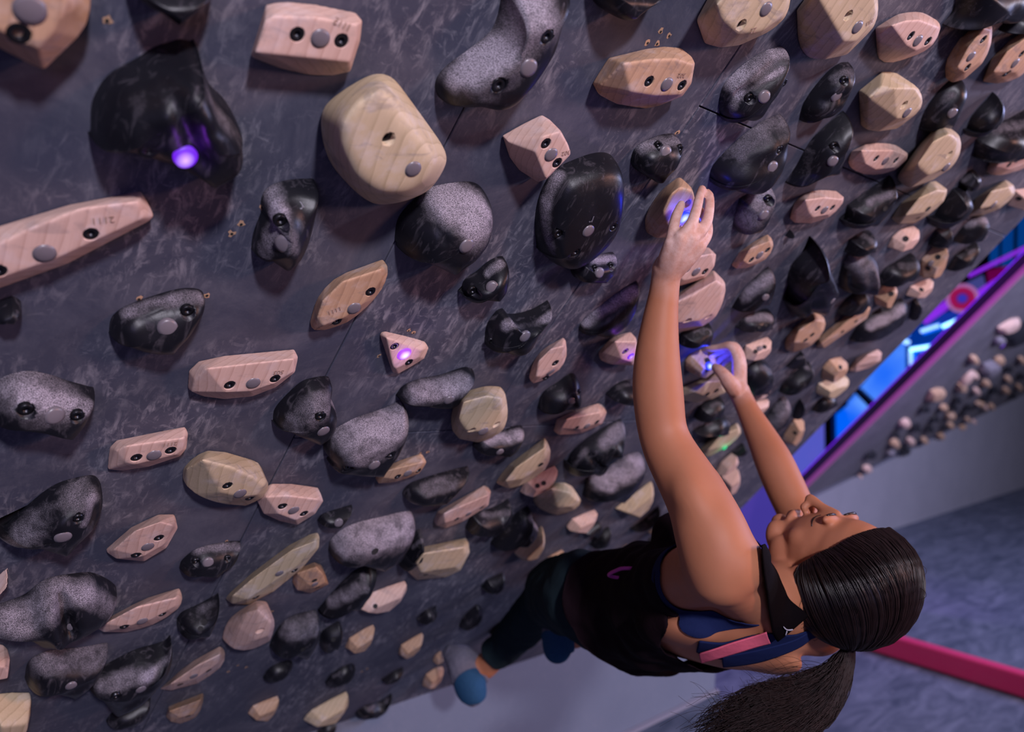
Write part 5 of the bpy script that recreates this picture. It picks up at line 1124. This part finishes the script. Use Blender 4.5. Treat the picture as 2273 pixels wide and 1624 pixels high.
# sports bra: elastic round the armhole, back straps, coral cross strap
braf = np.minimum.reduce([armL - .097, .126 - armL, notarm * 1.0, sp + .02, .24 - sp])
bra = clip_shell('sports_bra', braf, .003, NAVY, .0015)
def cast(x, y):
    d = ray(x, y).normalized(); return body_bv.ray_cast(Vector((0, 0, 0)), d)
def band(name, pts, mat, off, parent=None, width=None, n=26, m=7):
    """ribbon over the body: centre line points (px, py, half width in px)"""
    P = [Vector(p) for p in pts]; V = []; F = []
    L = []
    for i in range(n + 1):
        t = i / n * (len(P) - 1); k = min(int(t), len(P) - 2); u = t - k
        p0, p1, p2, p3 = P[max(k - 1, 0)], P[k], P[k + 1], P[min(k + 2, len(P) - 1)]
        L.append(.5 * ((2 * p1) + (-p0 + p2) * u + (2 * p0 - 5 * p1 + 4 * p2 - p3) * u * u + (-p0 + 3 * p1 - 3 * p2 + p3) * u ** 3))
    last = 1.2
    for i, p in enumerate(L):
        d = (L[min(i + 1, n)] - L[max(i - 1, 0)]); d = Vector((-d.y, d.x)).normalized()
        for j in range(m + 1):
            s = (j / m * 2 - 1) * p.z; x, y = p.x + d.x * s, p.y + d.y * s
            loc, nor, q, dist = cast(x, y)
            if loc is None: loc = ray(x, y) * last; nor = -ray(x, y).normalized()
            else: last = (RW.T @ np.array(loc))[2]
            V.append(loc + nor * off)
    for i in range(n):
        for j in range(m):
            a = i * (m + 1) + j; F.append((a, a + 1, a + m + 2, a + m + 1))
    o = plink(name, mesh(name, V, F), mat, parent)
    s = o.modifiers.new('s', 'SMOOTH'); s.iterations = 8
    s = o.modifiers.new('t', 'SOLIDIFY'); s.thickness = .002; s.offset = 0
    return o
band('bra_back_strap', [(1545, 1428, 14), (1610, 1440, 22), (1690, 1418, 20), (1760, 1415, 12), (1812, 1398, 12)], NAVY, .004)
band('bra_back_strap', [(1600, 1462, 14), (1680, 1450, 16), (1760, 1425, 12), (1800, 1400, 9)], NAVY, .005)
band('coral_cross_strap', [(1553, 1449, 13), (1610, 1432, 14), (1660, 1417, 14), (1706, 1403, 15)], PINK, .009)['label'] = 'coral pink strap'
band('racerback_panel', [(1683, 1212, 9), (1691, 1258, 13), (1703, 1305, 20), (1722, 1348, 32), (1752, 1386, 46)], m_cloth('black_mesh_cloth', (.0015, .001, .0015), (.005, .0025, .0035)), .012)
mk = band('shoulder_blade_logo', [(1731, 1377, 1.6), (1738, 1384, 1.6), (1749, 1383, 1.6)], plain('grey_print', (.35, .35, .42)), .0145, n=8, m=2)
band('shoulder_blade_logo', [(1738, 1384, 1.6), (1735, 1394, 1.6)], mk.data.materials[0], .0145, n=4, m=2)
# shoes over the feet
dFA = polyd(cc, [C3(1048, 1535, 2.21), C3(1024, 1466, 2.25), C3(1006, 1452, 2.265)]); dFB = polyd(cc, [C3(1237, 1440, 1.88), C3(1240, 1396, 1.90), C3(1262, 1364, 1.92)])
def shoe(dF, ank, up_, heel, lab):
    f = np.minimum(.052 - dF, np.linalg.norm(cc - ank, axis=1) - .036)
    o = clip_shell('climbing_shoe', f, .004, SHOE_G, .003, .002, 40)
    f2 = np.minimum(f, .042 - np.linalg.norm(cc - heel, axis=1))
    h = clip_shell('heel_cup', f2, .0075, SHOE_B, .002)
    if h: h.parent = o; h.matrix_parent_inverse = Matrix.Identity(4)
    return o
shoe(dFA, C3(1080, 1470, 2.21), None, C3(1048, 1520, 2.20), '')
shoe(dFB, C3(1276, 1406, 1.915), None, C3(1238, 1436, 1.87), '')

# hair: a shell over the skull, strands combed back to the tie, then the blown ponytail
def m_hair():
    m, nt, b = newmat('dark_brown_hair')
    tc = N(nt, 'ShaderNodeTexCoord').outputs['Object']
    col = mixc(nt, noise_tex(nt, tc, 60, 3), (.008, .0045, .005, 1), (.022, .011, .011, 1))
    nt.links.new(col, b.inputs['Base Color']); b.inputs['Roughness'].default_value = .34
    b.inputs['Specular IOR Level'].default_value = .38; return m
HAIR = m_hair()
HAIR2 = m_hair(); HAIR2.name = 'dark_brown_loose_hair'; HAIR2.node_tree.nodes['Principled BSDF'].inputs['Specular IOR Level'].default_value = .12; HAIR2.node_tree.nodes['Principled BSDF'].inputs['Roughness'].default_value = .5
random.seed(11)
TIE = HL(.0, -.108, .02)
def unit_dir(p): v = np.array(p); return v / np.linalg.norm(v)
SC_, SR_ = np.array([0, -.012, .030]), np.array([.0785, .098, .0955])
tie_d = unit_dir([.04, -.985, -.12])
def skull(d, lift_=0.0):
    q = SC_ + d * (SR_ + lift_); return HL(*q)
# hairline in skull directions: forehead, temple, in front of the ear, behind the ear, nape
HLINE = [(-1.0, .10, -.55), (-.97, .26, -.18), (-.86, .50, .26), (-.48, .72, .58), (0, .74, .70), (.48, .72, .58), (.86, .50, .24), (.97, .30, -.22), (1.0, .18, -.58), (.92, -.15, -.85), (.6, -.5, -.95), (0, -.65, -1.0)]
def hl_pt(t):
    t = t * (len(HLINE) - 1); k = min(int(t), len(HLINE) - 2); u = t - k
    return unit_dir(np.array(HLINE[k]) * (1 - u) + np.array(HLINE[k + 1]) * u)
def slerp(a, b, t):
    o = math.acos(max(-1, min(1, float(a @ b)))); 
    if o < 1e-4: return a
    return (a * math.sin((1 - t) * o) + b * math.sin(t * o)) / math.sin(o)
def sweep(a, t):                                       # over the crown and round to the tie
    fwd = max(0.0, float(a[1] + a[2] * .6)); m_ = a * .55 + np.array([0, -.30, 1.05]) * min(1.15, .12 + fwd) + np.array([0, -.25, 0])
    return unit_dir(a * (1 - t) ** 2 + m_ * 2 * t * (1 - t) * 1.25 + tie_d * t * t)
# shell
V = []; F = []; nu, nvv = 66, 22
for i in range(nu):
    a = hl_pt(i / nu * .9999) if i < nu else hl_pt(0)
    a = hl_pt((i / nu) * .72 + 0) if False else a
    for j in range(nvv):
        t = j / (nvv - 1); d = sweep(a, t); lf = .004 + .010 * math.sin(min(1, t * 1.6) * math.pi / 2)
        V.append(W(skull(d, lf)))
for i in range(nu):
    for j in range(nvv - 1):
        a = i * nvv + j; b = ((i + 1) % nu) * nvv + j; F.append((a, b, b + 1, a + 1))
hair = plink('hair', mesh('hair', V, F), HAIR)
s = hair.modifiers.new('t', 'SOLIDIFY'); s.thickness = .004; s.offset = -1
def strands(name, paths, r0, parent, mat=None):
    V = []; F = []
    for P in paths:
        n = len(P); base = len(V); up = None
        for i, p in enumerate(P):
            t = (P[min(i + 1, n - 1)] - P[max(i - 1, 0)]).normalized()
            if up is None: up = t.orthogonal().normalized()
            up = (up - t * up.dot(t)).normalized(); b = t.cross(up)
            r = r0 * (1 - .65 * i / n)
            for k in range(3):
                an = 2.094 * k; V.append(p + (up * math.cos(an) + b * math.sin(an)) * r)
        for i in range(n - 1):
            for k in range(3): F.append((base + i * 3 + k, base + i * 3 + (k + 1) % 3, base + (i + 1) * 3 + (k + 1) % 3, base + (i + 1) * 3 + k))
    return plink(name, mesh(name, V, F), mat or HAIR, parent)
paths = []
for i in range(3000):
    a = hl_pt(random.random()); lf = random.uniform(.008, .0172); ph = random.random() * 6; w = random.uniform(.0, .11)
    side = unit_dir(np.cross(a, tie_d)); P = []
    for j in range(13):
        t = j / 12; d = sweep(a, t); d = unit_dir(d + side * w * math.sin(math.pi * t) * math.sin(ph))
        P.append(W(skull(d, lf * math.sin(min(1, t * 2.5 + .25) * math.pi / 2))))
    paths.append(P)
st = strands('combed_strands', paths, .0006, hair); st['kind'] = 'stuff'
# ponytail
PT = [TIE, C3(1888, 1442, 1.30), C3(1872, 1488, 1.29), C3(1836, 1535, 1.28), C3(1775, 1572, 1.27), C3(1695, 1594, 1.26), C3(1620, 1622, 1.255), C3(1545, 1672, 1.25)]
WD = [.010, .015, .024, .033, .042, .044, .040, .044]
def catm(P, t):
    t = t * (len(P) - 1); k = min(int(t), len(P) - 2); u = t - k
    p0, p1, p2, p3 = P[max(k - 1, 0)], P[k], P[k + 1], P[min(k + 2, len(P) - 1)]
    return .5 * ((2 * p1) + (-p0 + p2) * u + (2 * p0 - 5 * p1 + 4 * p2 - p3) * u * u + (-p0 + 3 * p1 - 3 * p2 + p3) * u ** 3)
def pony(n, spread, r0, tmax=(.6, 1.0), flow=1.0):
    out = []
    for i in range(n):
        a = random.random() * 2 * math.pi; q = math.sqrt(random.random()) * spread; tm = random.uniform(*tmax); P = []
        ph = random.random() * 6.28; fr_ = random.uniform(2, 5); am = random.uniform(.002, .010) * flow
        for j in range(22):
            t = j / 21 * tm; c = catm(PT, t); wdt = catm([np.array([w]) for w in WD], t)[0]
            wob = am * math.sin(fr_ * t * 6.28 + ph) * t
            P.append(W(c + np.array([math.cos(a) * q * wdt * .55 + wob, math.sin(a) * q * wdt + wob, math.cos(a + 1) * q * wdt * .8])))
        out.append(P)
    return out
pt = strands('ponytail', pony(1700, 1.0, 0), 0.0011, hair, HAIR2); pt['kind'] = 'stuff'
wp = []
for i in range(120):
    s0 = catm(PT, random.uniform(.35, .8)); P = []; dx, dy = random.uniform(-.14, -.03), random.uniform(-.06, .05); ph = random.random() * 6; am = random.uniform(.004, .017)
    for j in range(20):
        t = j / 19; P.append(W(s0 + np.array([dx * t + am * math.sin(t * 5 + ph), dy * t + am * math.cos(t * 6 + ph) - am * math.cos(ph), .01 * math.sin(t * 4 + ph)])))
    wp.append(P)
for i in range(26):                                   # short flyaways over the crown
    a = hl_pt(random.random()); d0 = slerp(a, tie_d, random.uniform(.1, .5)); side = unit_dir(np.cross(a, tie_d)); P = []; ln = random.uniform(.1, .35)
    for j in range(10):
        t = j / 9; d = unit_dir(d0 + (tie_d * .8 + side * random.uniform(-.02, .02)) * ln * t); P.append(W(skull(d, .012 + .014 * math.sin(math.pi * t))))
    wp.append(P)
wi = strands('loose_wisps', wp, .0005, hair, HAIR2); wi['kind'] = 'stuff'
tie = plink('hair_tie', tube_mesh('hair_tie', [W(TIE + hf * -.012 + np.array([math.cos(a) * .017, math.sin(a) * .006, math.sin(a) * .016])) for a in np.linspace(0, 6.2832, 17)], .005, 8), SHOE_D, hair)
# brow, lashes
def face_curve(name, pts, r, seg=6):
    P = []
    for p in pts:
        q = W(HL(p[0], .17, p[2])); d = -W(hf)
        loc, nor, i_, di = body_bv.ray_cast(q, d)
        P.append((loc + nor * r * .1) if loc is not None else W(HL(*p)))
    return plink(name, tube_mesh(name, P, [r * (.35 + .65 * math.sin(math.pi * (i + .5) / len(P))) for i in range(len(P))], seg), HAIR)
for s_ in (-1, 1):
    face_curve('eyebrow', [(s_ * x, y, z) for x, y, z in ((.012, .10, .024), (.020, .099, .0275), (.030, .096, .029), (.037, .090, .0285), (.042, .08, .027))], .0028)
    face_curve('eyelashes', [(s_ * x, y, z) for x, y, z in ((.018, .098, .001), (.024, .098, -.003), (.031, .097, -.0045), (.038, .094, -.003), (.046, .088, .001))], .0016)
# drawstring knot at the hip
kc = RW.T @ np.array(cast(1392, 1272)[0]); kc = kc * (1 - .038 / np.linalg.norm(kc))
knot = plink('drawstring_knot', tube_mesh('k', [W(kc + np.array([math.cos(a) * .030 - .004 * math.sin(3 * a), math.sin(a) * .014, math.sin(a) * .02])) for a in np.linspace(.2, 5.6, 22)], .0032, 6), plain('magenta_cord', (.45, .05, .28), .7))
